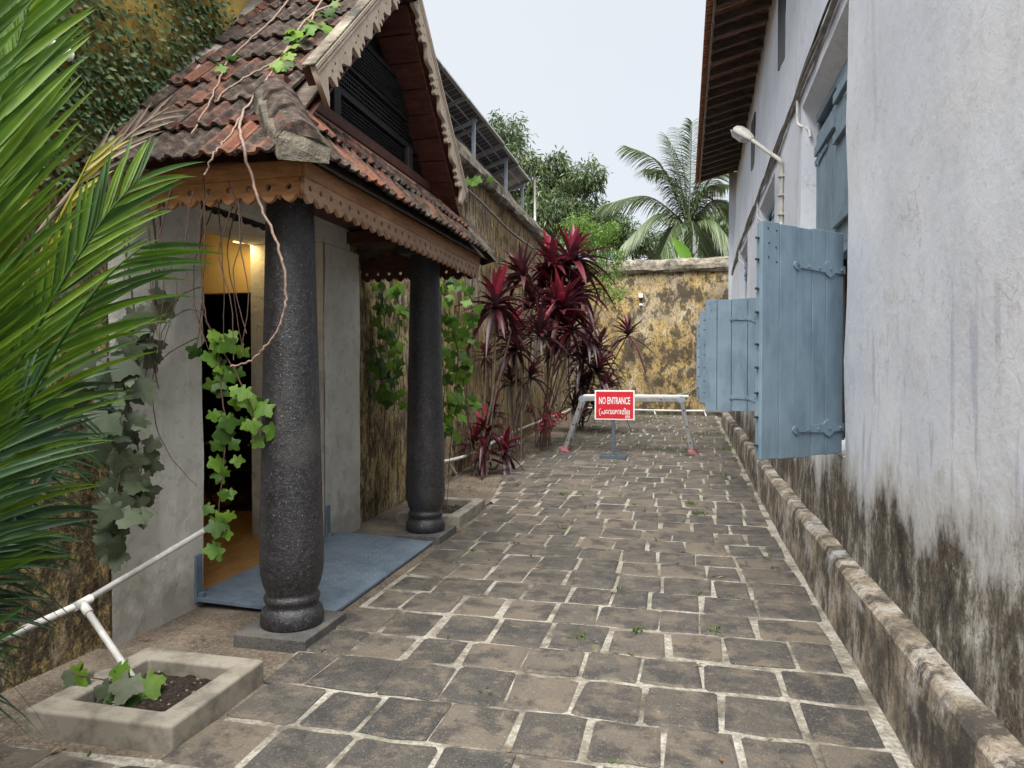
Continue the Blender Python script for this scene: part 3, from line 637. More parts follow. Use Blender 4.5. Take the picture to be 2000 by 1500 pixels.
# cream door surround
V, Fq = rough_grid(lambda u, v: (FRONT + lump(9*u, 7*v, .004), PIER0 + (DOOR0-PIER0)*u, -.03 + 2.73*v), 6, 16); b = MB(); b.add(V, Fq)
b.box(-3.86, FRONT-.012, PIER0+.005, DOOR0, -.05, 2.70); b.build('door_pier', MT['cream'], porch)
V, Fq = rough_grid(lambda u, v: (FRONT + lump(9*u+4, 7*v, .004), DOOR1 + (PIER1-DOOR1)*u, -.03 + 2.73*v), 6, 16); b = MB(); b.add(V, Fq)
b.box(-3.86, FRONT-.012, DOOR1, PIER1-.005, -.05, 2.70); b.build('door_pier', MT['cream'], porch)
b = MB(); b.box(-3.3, FRONT-.004, PIER0-.012, PIER0+.003, -.05, 2.69); b.build('pier_edge', MT['ochre'], porch)
b = MB(); b.box(-3.86, FRONT, 3.72, 6.28, 2.705, 2.99); b.build('lintel', MT['cream'], porch)
lp = []; nb = 14
for k in range(nb):
    u0 = DOOR0 + (DOOR1-DOOR0)*k/nb; du = (DOOR1-DOOR0)/nb
    lp += [(u0, .03), (u0+du*.25, .008), (u0+du*.5, 0), (u0+du*.75, .008)]
lp = [(DOOR0+.002, .11)] + lp[1:] + [(DOOR1-.002, .03), (DOOR1-.002, .11)]
cutout('door_valance', [lp], .03, lambda a, c, d: (-3.22 + d, a, 2.66 + c), MT['darkwood'], porch)
# passage behind the door
b = MB(); b.box(-6.6, -3.86, 6.0, 6.12, 2.30, 3.3); b.build('passage_wall', MT['interior'], porch)
b = MB(); b.box(-6.6, -3.86, 3.88, 4.0, -.02, 3.3); b.build('passage_side_wall', MT['interior'], porch)
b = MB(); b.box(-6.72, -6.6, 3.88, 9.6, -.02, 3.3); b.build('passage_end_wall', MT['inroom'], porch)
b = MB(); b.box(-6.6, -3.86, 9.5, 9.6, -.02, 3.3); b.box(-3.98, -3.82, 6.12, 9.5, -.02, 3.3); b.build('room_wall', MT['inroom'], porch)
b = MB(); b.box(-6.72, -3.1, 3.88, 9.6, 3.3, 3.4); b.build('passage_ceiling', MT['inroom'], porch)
b = MB(); b.box(-6.6, -3.87, 4.0, 9.5, -.02, .045); b.box(-3.87, -3.16, 4.125, 5.775, -.02, .045); b.build('passage_floor', MT['floorwood'], porch)
for k in range(3):
    b = MB(); x = -4.3 - k*.62; b.box(x, x+.56, 9.1, 9.45, .05, 2.1); b.build('cupboard', MT['darkwood'], porch, False, .01)
# hinge plates at the foot of the jambs
for y0, s_ in ((4.06, 1), (5.82, 1)):
    b = MB(); b.box(FRONT-.002, FRONT+.015, y0-.035, y0+.03, .02, .34); b.box(FRONT+.015, FRONT+.05, y0-.02, y0+.02, .03, .09); b.build('door_bracket', MT['steelblue'], porch, False, .004)
# pillars
shaft = [(.172, .055), (.182, .075), (.184, .11), (.176, .145), (.160, .165), (.152, .172), (.150, .19), (.160, .205), (.163, .222), (.155, .238), (.148, .245), (.150, .262), (.165, .30), (.179, .36), (.184, .42), (.183, .52), (.176, .80), (.166, 1.25), (.155, 1.7), (.143, 2.2), (.134, 2.54), (.134, 2.70)]
sp = []
for i in range(len(shaft) - 1):
    k = 3 if i > 14 else 1
    for j in range(k): sp.append(tuple(np.array(shaft[i]) + (np.array(shaft[i+1]) - shaft[i]) * j / k))
sp.append(shaft[-1])
for cx, cy in ((-2.25, 3.765), (-2.35, 6.27)):
    b = MB(); b.lathe((cx, cy, 0), sp, 40); pl = b.build('pillar', MT['granite'], porch, True)
    b = MB(); b.box(cx-.225, cx+.225, cy-.25, cy+.25, -.02, .06); b.build('plinth', MT['plinth'], pl, False, .006)
    b = MB(); b.box(cx-.19, cx+.19, cy-.19, cy+.19, 2.62, 2.76); b.build('capital', MT['granite'], pl, False, .01)
# steel ramp plate
q = lambda x, y, z: (x, y, z)
t = thing('ramp_plate', 'blue painted steel ramp plate laid across the doorway threshold', 'ramp', (-2.65, 5, 0))
b = MB(); lo = [(-3.17, 4.03, .035), (-2.15, 4.05, -.004), (-2.19, 6.03, -.004), (-3.17, 6.01, .035)]
b.hexa(lo, [(x, y, z + (.03 if x < -3 else .022)) for x, y, z in lo]); b.build('plate', MT['steelblue'], t, False, .003)
b = MB(); random.seed(4)
for i in range(26):
    for j in range(13):
        x = -3.1 + j*.072; y = 4.1 + i*.074; z = .062 - (x+3.17)*.043; b.lathe((x, y, z), [(.011, 0), (.004, .004)], 5)
tag(b.build('tread_studs', MT['steelblue'], t), kind='stuff')
# timber under the roof
FX, FY0, FY1 = -1.95, 3.385, 6.635
for y in (3.72, 6.29):
    b = MB(); b.box(-3.15, FX-.05, y-.07, y+.07, 2.765, 2.87); b.build('tie_beam', MT['redwood'], porch)
b = MB(); b.box(-2.36, -2.22, FY0+.06, FY1-.06, 2.66, 2.762); b.build('wall_plate', MT['redwood'], porch)
b = MB(); b.box(-3.14, FX-.03, FY0+.03, FY1-.03, 2.90, 2.93); b.build('ceiling', MT['redwood'], porch)
def fascia(L, xf, m, m2):
    nb = round(L / .118); du = L / nb; lo = [(0, .125)]; holes = []
    for k in range(nb):
        u = k * du
        lo += [(u, .014), (u+du*.07, .036), (u+du*.13, .034), (u+du*.29, .010), (u+du*.5, -.004), (u+du*.71, .010), (u+du*.87, .034), (u+du*.93, .036)]
        holes.append(circle(u + du*.5, .078, .017, 12))
    lo += [(L, .030), (L, .125)]
    f = cutout('fascia', [lo[::-1]] + holes, .024, lambda a, c, d: xf(a, 2.445 + c, d), m, porch)
    b = MB(); p = [xf(a, z, d) for z in (2.568, 2.66) for a, d in ((-.012, -.012), (L+.012, -.012), (L+.012, .026), (-.012, .026))]
    b.hexa(p[:4], p[4:]); b.build('fascia_moulding', m2, f, False, .008)
fascia(FY1-FY0, lambda a, z, d: (FX + d, FY0 + a, z), MT['fascia2'], MT['fascia'])
fascia(1.20, lambda a, z, d: (FX - .014 - a, FY0 - d, z), MT['fascia'], MT['fascia'])
fascia(1.20, lambda a, z, d: (FX - .014 - a, FY1 + d, z), MT['redwood'], MT['redwood'])
# ---------------- roof of clay tiles
rf = MB(); EY, EZ = 3.26, 2.66
rf.hexa([(-3.2, EY, EZ), (-2.06, EY+.36, EZ+.36), (-2.06, YC, EZ+YC-EY), (-3.2, YC, EZ+YC-EY)], [(-3.2, EY, EZ+.02), (-2.06, EY+.36, EZ+.38), (-2.06, YC, EZ+YC-EY+.02), (-3.2, YC, EZ+YC-EY+.02)])
rf.hexa([(-3.2, YC, EZ+YC-EY), (-2.06, YC, EZ+YC-EY), (-2.06, 2*YC-EY-.36, EZ+.36), (-3.2, 2*YC-EY, EZ)], [(-3.2, YC, EZ+YC-EY+.02), (-2.06, YC, EZ+YC-EY+.02), (-2.06, 2*YC-EY-.36, EZ+.38), (-3.2, 2*YC-EY, EZ+.02)])
EXF = -1.86
rf.hexa([(EXF, EY, EZ-.03), (EXF, 2*YC-EY, EZ-.03), (-2.24, 6.36, 3.07), (-2.24, 3.64, 3.07)], [(EXF, EY, EZ-.015), (EXF, 2*YC-EY, EZ-.015), (-2.24, 6.36, 3.085), (-2.24, 3.64, 3.085)])
roofp = rf.build('roof', MT['rafter'], porch)
def tilemesh(w, L, th=.016, h=.026, n=12):
    us = np.linspace(0, 1, n + 1); prof = []
    for u in us:
        prof.append(h * (max(0, sin(2*pi*(2*u - .15)))**1.3 if True else 0) + (.008 if u > .93 else 0))
    V = []
    for v, lift in ((0, .030), (L, 0)):
        for u, z in zip(us, prof): V.append(((u-.5)*w, v, z + lift + th))
        for u, z in zip(us, prof): V.append(((u-.5)*w, v, z*.9 + lift))
    m = n + 1; Fc = []
    for i in range(n):
        Fc += [(i, i+1, 2*m+i+1, 2*m+i), (m+i, 3*m+i, 3*m+i+1, m+i+1), (i, m+i, m+i+1, i+1)]
    Fc += [(0, 2*m, 3*m, m), (n, m+n, 3*m+n, 2*m+n)]
    me = bpy.data.meshes.new('tile'); me.from_pydata(V, [], Fc); me.update(); me.materials.append(MT['tile']); return me
from mathutils import Matrix, Vector
def place(me, name, parent, o, ux, uy, sc=1.0):
    ux, uy = unit(ux), unit(uy); uz = np.cross(ux, uy)
    ob = bpy.data.objects.new(name, me); C.objects.link(ob); ob.parent = parent; base[ob.name] = off(parent)
    o = np.asarray(o) - off(parent)
    M_ = Matrix(((ux[0], uy[0], uz[0], o[0]), (ux[1], uy[1], uz[1], o[1]), (ux[2], uy[2], uz[2], o[2]), (0, 0, 0, 1)))
    ob.matrix_local = M_ @ Matrix.Scale(sc, 4); return ob
TM = [tilemesh(.226, .40), tilemesh(.222, .41, .017, .030), tilemesh(.224, .40, .014, .024)]
s2 = 2 ** -.5; random.seed(11)
for side in (1, -1):
    for row in range(8):
        yy = EY - .06 + row * .232; zz = EZ + (yy - EY) + .012
        if yy > YC - .12: break
        xr = -2.04 - max(0, (yy + .08 - EY)) * .95 if yy < 3.60 else -2.115
        x = -3.2 + .11 + (.11 if row % 2 else 0) - .08
        while x < xr - .02:
            wob = random.uniform(-.012, .012)
            place(random.choice(TM), 'tile', roofp, (x + wob, yy + random.uniform(-.012, .012) if side > 0 else 2*YC - yy, zz + random.uniform(0, .012)), (side, 0, random.uniform(-.02, .02)), (random.uniform(-.03, .03), side * s2, s2 + random.uniform(-.02, .02)))
            x += .216
sk = unit((-.37, 0, .44)); TS = tilemesh(.224, .29, .014, .026)
for row in range(2):
    o = np.array((EXF + .05, 0, EZ - .03)) + sk * row * .29
    yy = EY + .27 + row * .17
    while yy < 2*YC - EY - .25 - row * .17:
        place(random.choice(TM) if row == 0 else TS, 'tile', roofp, o + (random.uniform(-.01, .01), yy, random.uniform(0, .008)), (random.uniform(-.02, .02), 1, random.uniform(-.02, .02)), sk + (0, random.uniform(-.02, .02), 0)); yy += .214
# ridge caps
for k in range(5):
    b = MB(); x0 = -3.2 + k*.245
    b.tube([(x0, YC, 4.40), (x0+.27, YC, 4.42)], [.10, .115], 10); b.build('ridge_cap', MT['tile'], roofp, True)
# mortar hip at the near and far corner
for s_ in (1, -1):
    fy = lambda y: y if s_ > 0 else 2*YC - y
    hb = [(-1.87, 3.25, 2.655), (-2.00, 3.38, 2.80), (-2.12, 3.50, 2.94), (-2.24, 3.62, 3.07)]
    b = MB(); V = []
    for i, (x, y, z) in enumerate(hb):
        w = (.12, .13, .13, .12)[i]
        for k, (a, c) in enumerate(((-1, -.06), (-1.0, .045), (-.62, .075), (.0, .095), (.6, .07), (1.0, .03), (1.1, -.04))):
            V.append((x + a*w*.75 + lump(i*2.3+k, 3, .008), fy(y + a*w*.72 + lump(k*1.7, i, .008)), z + c + lump(i+k*2, 1, .008)))
    b.add(V, [(i*7+k, i*7+k+1, (i+1)*7+k+1, (i+1)*7+k) for i in range(3) for k in range(6)] + [tuple(range(7)), tuple(range(27, 20, -1))])
    hp = b.build('hip_ridge', MT['mortarcap'], roofp, False, .012, 2)
    for i in range(3):
        b = MB(); p0 = np.array(hb[i]); p1 = np.array(hb[i+1]); p0 = p0 + (p1-p0)*.08; V = []
        for p, w in ((p0, .125), (p1, .115)):
            for a, c in ((-1, .035), (-.6, .11), (0, .145), (.6, .11), (1, .035)): V.append((p[0] + a*w*.7, fy(p[1] + a*w*.7), p[2] + c + (.012 if p is p0 else 0)))
        b.add(V, [(k, k+1, 5+k+1, 5+k) for k in range(4)] + [(4, 3, 2, 1, 0), (5, 6, 7, 8, 9)]); b.build('hip_tile', MT['tile'], hp)
# flashing strip between skirt and gable screen
b = MB(); b.hexa([(-2.13, 3.56, 3.02), (-2.13, 6.44, 3.02), (-2.30, 6.36, 3.10), (-2.30, 3.64, 3.10)], [(-2.14, 3.56, 3.05), (-2.14, 6.44, 3.05), (-2.26, 6.36, 3.19), (-2.26, 3.64, 3.19)]); b.build('flashing', MT['flash'], roofp, False, .01)
b = MB(); b.box(-2.34, -2.235, 3.68, 6.32, 3.18, 3.255); b.build('gable_sill', MT['redwood'], roofp, False, .006)
# black timber gable screen: louvres, lattice, louvres
gx = -2.31
hw = lambda z: (4.40 - z) / .99
b = MB(); b.add([(gx-.06, YC-hw(3.24), 3.24), (gx-.06, YC+hw(3.24), 3.24), (gx-.06, YC, 4.40)], [(0, 1, 2)]); b.build('gable_backing', MT['darkwood'], roofp)
def louvre(z0, n_, x):
    for k in range(n_):
        z = z0 + k*.026; w = hw(z) - .05
        b = MB(); b.obox((x, YC, z), (.012, 0, -.008), (0, w, 0), (.003, 0, .004)); b.build('louvre_slat', MT['darkwood'], roofp)
louvre(3.275, 6, gx+.02); louvre(3.70, 8, gx+.05)
b = MB(); z0, z1 = 3.45, 3.66
for k in range(70):
    y = YC - hw(z0) + .06 + k * .034
    if y > YC + hw(z0) - .05: break
    if abs(y - YC) < hw(z1) - .02: b.box(gx, gx+.014, y, y+.012, z0, z1)
for k in range(7):
    z = z0 + k*.034; w = hw(z) - .06; b.box(gx+.004, gx+.022, YC-w, YC+w, z, z+.013)
tag(b.build('lattice', MT['darkwood'], roofp), kind='stuff')
for z, hgt in ((3.43, .035), (3.655, .04), (3.92, .04)):
    w = hw(z) - .03; b = MB(); b.box(gx-.02, gx+.045, YC-w, YC+w, z, z+hgt); b.build('gable_rail', MT['darkwood'], roofp, False, .004)
for y in (4.35, 5.65):
    b = MB(); b.box(gx+.0, gx+.07, y-.05, y+.05, 3.245, 3.43); b.build('screen_block', MT['darkwood'], roofp, False, .01)
b = MB(); V = []
# soffit boards under the gable overhang
for s_ in (1, -1):
    for k in range(9):
        a0, a1 = k/9, (k+1)/9 - .006
        p = lambda a, x: np.array((x, YC - s_*(1.40 - 1.36*a), 2.955 + 1.36*a))
        b = MB(); n_ = np.array((0, s_*s2, -s2)) * .012
        qd = [p(a0, -2.33), p(a0, -2.035), p(a1, -2.035), p(a1, -2.33)]; b.hexa([v for v in qd], [v + n_ for v in qd]); b.build('soffit_board', MT['redwood'], roofp)
# carved bargeboards
def barge(s_):
    L = 1.98; top = []; bot = []
    u = 0.0; bot.append((0.0, -.235)); bot.append((.045, -.195)); bot.append((.07, -.150))
    motif = [(.0, -.118), (.02, -.098), (.05, -.10), (.066, -.125), (.085, -.158), (.105, -.166), (.118, -.15), (.126, -.128), (.143, -.135), (.160, -.152), (.175, -.148), (.182, -.122), (.200, -.128), (.218, -.142), (.232, -.136), (.24, -.108), (.27, -.112), (.31, -.135), (.35, -.15), (.385, -.142), (.405, -.125)]
    u = .085
    while u + .41 < L - .05:
        bot += [(u + a, c*1.3 + .02) for a, c in motif]; u += .425
    bot += [(L - .02, -.12), (L, -.12)]
    holes = []; u = .085
    while u + .41 < L - .05:
        holes += [circle(u + .10, -.105, .012, 9), circle(u + .165, -.088, .012, 9), circle(u + .335, -.092, .011, 9)] if True else []; u += .425
    ft = np.array((-2.0, YC - s_*1.415, 3.232)); d = np.array((0, s_*.7115, .7027)); n = np.array((0, -s_*.7027, .7115))
    xf = lambda a, c, w: ft + d*a + n*c + np.array((w, 0, 0))
    o = cutout('bargeboard', [[(0, 0), (L, 0)] + bot[::-1]] + holes, .032, xf, MT['barge'], roofp)
    for c0, c1, w in ((-.018, .006, .026), (-.042, -.026, .022)):
        b = MB(); p = [xf(a, c, w_) for w_ in (.012, w) for a, c in ((-.004, c0), (L, c0), (L, c1), (-.004, c1))]; b.hexa(p[:4], p[4:]); b.build('bead_moulding', MT['barge'], o, False, .003)
    b = MB(); p = [xf(a, c, w_) for w_ in (-.075, -.017) for a, c in ((.02, -.11), (L-.1, -.11), (L-.1, -.005), (.02, -.005))]; b.hexa(p[:4], p[4:]); b.build('verge_rafter', MT['redwood'], o)
    b = MB(); p = [xf(a, c, w_) for w_ in (-.06, .024) for a, c in ((-.01, .007), (L, .007), (L, .022), (-.01, .022))]; b.hexa(p[:4], p[4:]); b.build('verge_cap', MT['coping'], o, False, .006)
barge(1); barge(-1)
# mortar fillet where the roof meets the wall
b = MB()
for s_ in (1, -1):
    V = []
    for i in range(9):
        y = EY + (YC-EY)*i/8; z = EZ + (y-EY) + .03; y_ = y if s_ > 0 else 2*YC - y
        V += [(-3.20, y_, z + .10 + lump(i*1.3, 2, .03)), (-3.15 + lump(i, 1, .01), y_, z + .06), (-3.09 + lump(i*2, 4, .02), y_, z + .02)]
    b.add(V, [(i*3+k, i*3+k+1, (i+1)*3+k+1, (i+1)*3+k) for i in range(8) for k in range(2)])
tag(b.build('wall_fillet', MT['concrete'], roofp), kind='stuff')
# ---------------- lamp, wheelchair in the passage
lp_ = P(470, 455, Y=5.72)
t = thing('door_lamp', 'lit glass lamp glowing on the yellow wall inside the doorway', 'lamp', tuple(lp_))
b = MB(); b.lathe(lp_ + (0, 0, -.02), [(.006, -.03), (.024, -.015), (.03, .01), (.022, .035), (.014, .05)], 14); b.build('bulb', MT['bulb'], t, True)
b = MB(); b.lathe(lp_ + (0, 0, .03), [(.018, 0), (.022, .05), (.012, .07)], 12); b.build('socket', MT['black'], t, True)
b = MB(); b.tube(smoothpath([lp_ + (0, 0, .10), lp_ + (0, .02, .17), lp_ + (0, .15, .18), lp_ + (0, .285, .14)]), .008, 6); b.build('bracket', MT['black'], t, True)
b = MB(); V = []
for r_, z in ((.030, .045), (.040, .0), (.055, -.05), (.070, -.085)):
    V += [lp_ + (r_*cos(2*pi*k/18), r_*sin(2*pi*k/18), z) for k in range(18)]
b.add(V, [(i*18+k, i*18+(k+1) % 18, (i+1)*18+(k+1) % 18, (i+1)*18+k) for i in range(3) for k in range(18)]); b.build('glass_shade', MT['glass'], t, True)
pl = bpy.data.lights.new('lamp_glow', 'POINT'); pl.energy = 2.2; pl.color = (1, .68, .28); pl.shadow_soft_size = .05
po = bpy.data.objects.new('lamp_glow', pl); C.objects.link(po); po.parent = t; po.location = (.0, -.05, -.06)
wc = P(482, 950, Y=6.75); t = thing('wheelchair', 'folded dark wheelchair standing in the shadow inside the doorway', 'wheelchair', (wc[0], 6.75, .045))
for dx in (-.26, .26):
    b = MB(); c = np.array((wc[0] + dx, 6.75, .045 + .30)); b.tube([c + (0, .285*cos(a), .285*sin(a)) for a in np.linspace(0, 2*pi, 33)], .014, 6, False); w_ = b.build('wheel', MT['black'], t, True)
    for k in range(12):
        b = MB(); b.tube([c, c + (0, .28*cos(k*pi/6), .28*sin(k*pi/6))], .0025, 4); b.build('spoke', MT['alu'], w_)
    b = MB(); b.tube(smoothpath([c + (0, -.35, .45), c + (0, -.05, .45), c + (0, .0, .1), c + (0, .45, .05), c + (0, .5, -.25)]), .012, 6); b.build('frame', MT['alu'], t, True)
b = MB(); b.box(wc[0]-.24, wc[0]+.24, 6.55, 7.0, .49, .52); b.build('seat', MT['black'], t, False, .01)
b = MB(); b.box(wc[0]-.24, wc[0]+.24, 7.0, 7.03, .52, .95); b.build('backrest', MT['black'], t, False, .01)

# ================================================================== objects in the yard
def planter(x0, x1, y0, y1, label):
    z = g1(y0); w = .125; h = .105
    t = thing('planter_box', label, 'planter', ((x0+x1)/2, (y0+y1)/2, z))
    o = [(x0, y0), (x1, y0+.02), (x1-.02, y1), (x0+.01, y1)]; i_ = [(x0+w, y0+w), (x1-w, y0+w), (x1-w, y1-w), (x0+w, y1-w)]
    V = [(x, y, z-.02) for x, y in o] + [(x, y, z+h) for x, y in o] + [(x, y, z+h) for x, y in i_] + [(x, y, z-.02) for x, y in i_]
    b = MB(); b.add(V, [q for k in range(4) for q in ((k, (k+1)%4, 4+(k+1)%4, 4+k), (4+k, 4+(k+1)%4, 8+(k+1)%4, 8+k), (8+k, 8+(k+1)%4, 12+(k+1)%4, 12+k))]); b.build('frame', MT['concrete'], t, False, .014, 3)
    V, Fq = rough_grid(lambda u, v: (x0+w-.01 + (x1-x0-2*w+.02)*u, y0+w-.01 + (y1-y0-2*w+.02)*v, z+.035+lump(u*9, v*9, .008)+random.uniform(-.006, .006)), 16, 16); b = MB(); b.add(V, Fq); so_ = b.build('soil', MT['soil'], t)
    b = MB()
    for k in range(46):
        x = random.uniform(x0+w+.02, x1-w-.02); y = random.uniform(y0+w+.02, y1-w-.02); r = random.uniform(.004, .011)
        b.lathe((x, y, z+.034+lump((x-x0-w)/(x1-x0-2*w)*9, (y-y0-w)/(y1-y0-2*w)*9, .008)), [(r*.7, 0), (r, r*.4), (r*.5, r*.9)], 5)
    tag(b.build('pebbles', MT['mortar'], t), kind='stuff')
    return t
random.seed(3)
planter(-2.74, -2.02, 2.44, 3.15, 'square concrete planter kerb with dark soil beside the leaning white pipe')
planter(-2.83, -2.16, 6.70, 7.74, 'square concrete planter kerb behind the stone pillar beside the red plants')
# white pvc pipe rails
t = thing('drip_pipe', 'white plastic pipe rail with a tee leg stuck into the planter soil', 'pipe', (-2.9, 3.0, 0))
T0 = P(160, 1178, X=-2.95); e0 = P(-40, 1268, X=-2.95); e1 = P(402, 1034, X=-2.95); lg = P(276, 1350, Z=.045)
b = MB(); b.tube([e0, T0 + (e0-T0)*.03], .017, 10); b.build('rail', MT['pvc'], t, True)
b = MB(); b.tube([T0 + (e1-T0)*.03, e1], .017, 10); b.build('rail', MT['pvc'], t, True)
b = MB(); b.tube([T0 + (lg-T0)*.05, lg], .017, 10); b.build('leg', MT['pvc'], t, True)
b = MB(); b.tube([T0 - unit(e1-e0)*.055, T0 + unit(e1-e0)*.055], .0225, 10); b.build('tee', MT['pvc'], t, True)
b = MB(); b.tube([T0, T0 + unit(lg-T0)*.075], .0225, 10); b.build('tee', MT['pvc'], t, True)
b = MB(); b.tube([lg - unit(lg-T0)*.03, lg], .022, 10); b.build('end_cap', MT['pvc'], t, True)
b = MB(); b.tube([e0, (e0[0], e0[1], 0)], .017, 8); b.build('leg', MT['pvc'], t, True)
t = thing('garden_pipe', 'thin white garden pipe running low past the red plants and along the end wall', 'pipe', (-3, 12, .3))
pp = [P(862, 903, X=-3.08), P(925, 885, X=-3.05), P(1000, 845, X=-3.05), P(1100, 806, X=-3.0), np.array((-2.85, 20.1, .50)), np.array((-.8, 20.15, .46)), np.array((1.15, 20.15, .47))]
b = MB(); b.tube(smoothpath(pp, 4), .024, 7); b.build('rail', MT['pvc'], t, True)
for px, py, a in ((890, 925, .05), (1002, 868, .35), (1025, 882, .3)):
    q = PG(px, py); p0 = pp[0] + (pp[2]-pp[0])*a if a < .3 else pp[2] + (pp[3]-pp[2])*(a-.3); b = MB(); b.tube([p0, q], .02, 7); b.build('leg', MT['pvc'], t, True)
for x in (-.8, .55):
    b = MB(); b.tube([(x, 20.15, .46), (x+.06, 20.05, g1(20.1))], .02, 7); b.build('leg', MT['pvc'], t, True)
# NO ENTRANCE sign on its stand
SY = 11.7; sz = g1(SY); sx = P(1198, 890, Y=SY)[0]
t = thing('no_entrance_sign', 'red and white no entrance sign on a grey post stand', 'sign', (sx, SY, sz))
for a in ((-.215, -.19, -.13, .13), (.19, .215, -.13, .13), (-.19, .19, -.13, -.10), (-.19, .19, .10, .13), (-.02, .02, -.10, .10)):
    b = MB(); b.box(sx+a[0], sx+a[1], SY+a[2], SY+a[3], sz+.006, sz+.065); b.build('base_bar', MT['signpost'], t, False, .004)
b = MB(); b.box(sx-.026, sx+.026, SY-.026, SY+.026, sz+.05, 1.15); b.build('post', MT['signpost'], t, False, .004)
x0, x1 = P(1162, 790, Y=SY)[0], P(1240, 790, Y=SY)[0]; z0, z1 = P(1200, 820, Y=SY)[2], P(1200, 762, Y=SY)[2]; cx = (x0+x1)/2
b = MB(); b.box(x0, x1, SY-.045, SY-.028, z0, z1); bd = b.build('board', MT['white'], t, False, .003)
b = MB(); b.box(x0+.024, x1-.024, SY-.048, SY-.0455, z0+.024, z1-.024); b.build('red_face', MT['red'], bd)
def text(body, x, z, size, width=None, ofs=.0):
    cu = bpy.data.curves.new('lettering', 'FONT'); cu.body = body; cu.size = 1; cu.offset = ofs; cu.extrude = .001; cu.resolution_u = 3
    ob = bpy.data.objects.new('lettering', cu); me = bpy.data.meshes.new_from_object(ob); bpy.data.objects.remove(ob)
    co = np.empty(len(me.vertices)*3); me.vertices.foreach_get('co', co); co = co.reshape(-1, 3)
    if not len(co): return None
    lo, hi = co.min(0), co.max(0); sx_ = (width / (hi[0]-lo[0])) if width else size; sz_ = size
    V = np.stack([x + (co[:, 0]-lo[0])*sx_, np.full(len(co), SY-.0495) - co[:, 2], z + co[:, 1]*sz_], 1) - off(bd)
    me.vertices.foreach_set('co', V.ravel()); me.update(); me.materials.clear()
    o = link('lettering', me, MT['white'], bd); return hi[0]-lo[0]
W_ = x1 - x0; Hh = z1 - z0
text('NO ENTRANCE', x0 + .072, z1 - Hh*.46, .158, W_ - .144, .022)
# second line, glyph by glyph in reading order: hook, pa, vowel, va, sha, na, ma, vowel, doubled la
zz = z1 - Hh*.80; u = x0 + .075; sc = (W_-.15)
b = MB(); b.tube(smoothpath([(u+.030, SY-.052, zz+.088), (u+.010, SY-.052, zz+.074), (u, SY-.052, zz+.040), (u+.006, SY-.052, zz+.0), (u+.022, SY-.052, zz-.030)]), .0055, 5); b.build('lettering', MT['white'], bd)
text('\u0D2A\u0D47\u0D35\u0D36\u0D28\u0D2E\u0D3F\u0D32', u + .034, zz, .118, sc - .036, .016)
text('\u0D32', u + sc - .075, zz - .062, .075, .07, .016)
# folding ladder used as a barrier
LY = 12.4; lz = g1(LY)
t = thing('folding_ladder', 'folded aluminium ladder set up as a low barrier across the yard', 'ladder', (-.9, LY, lz))
fl, fr = P(1102, 884, Y=LY), P(1352, 888, Y=LY); tl, tr = P(1137, 779, Y=LY), P(1331, 781, Y=LY)
fl[2] = lz + .02; fr[2] = lz + .02
for dy in (0, .36):
    D_ = np.array((0, dy, 0))
    for a, c in ((fl, tl), (fr, tr)):
        b = MB(); b.bar(a + D_, c + D_, .028, .068, (0, 1, 0) if False else (1, 0, 0)); b.build('leg', MT['alu'], t, False, .004)
        b = MB(); b.tube([c + D_ + (0, -.022, 0), c + D_ + (0, .022, 0)], .062, 14); b.build('hinge', MT['galv'], t)
    b = MB(); b.bar(tl + D_, tr + D_, .028, .070, (0, 0, 1)); b.build('rail', MT['alu'], t, False, .004)
for a, c in ((fl, tl), (fr, tr), (tl, tr)):
    for q in (.2, .5, .8):
        p = a + (c-a)*q; b = MB(); b.tube([p + (0, -.018, 0), p + (0, .378, 0)], .014, 8); b.build('rung', MT['black'], t)
for p in (fl, fr):
    for dy in (0, .36):
        b = MB(); V, Fq = rough_grid(lambda u, v: p + np.array(((.085 - .03*v)*cos(2*pi*u) + lump(9*u, v*5+dy, .014), dy + (.07-.02*v)*sin(2*pi*u), -.02 + .085*v + lump(11*u, 3*v, .01))), 14, 4); b.add(V, Fq); b.build('cloth_wrap', MT['pink'], t)
b = MB(); b.bar((tl[0]+.02, LY+.13, tl[2]+.058), (P(1345, 772, Y=LY)[0], LY+.13, tr[2]+.062), .30, .030); tag(b.build('plank', MT['white'], None, False, .005), 'white board lying along the top of the aluminium ladder', 'plank')
b = MB(); b.tube(smoothpath([(tr[0]-.1, LY+.1, tr[2]+.085), (.12, LY+.4, 1.2), (.24, 13.46, 1.28)]), .008, 5); tag(b.build('rope', MT['rope'], None, True), 'thin straw rope tied from the ladder to a blue shutter', 'rope')
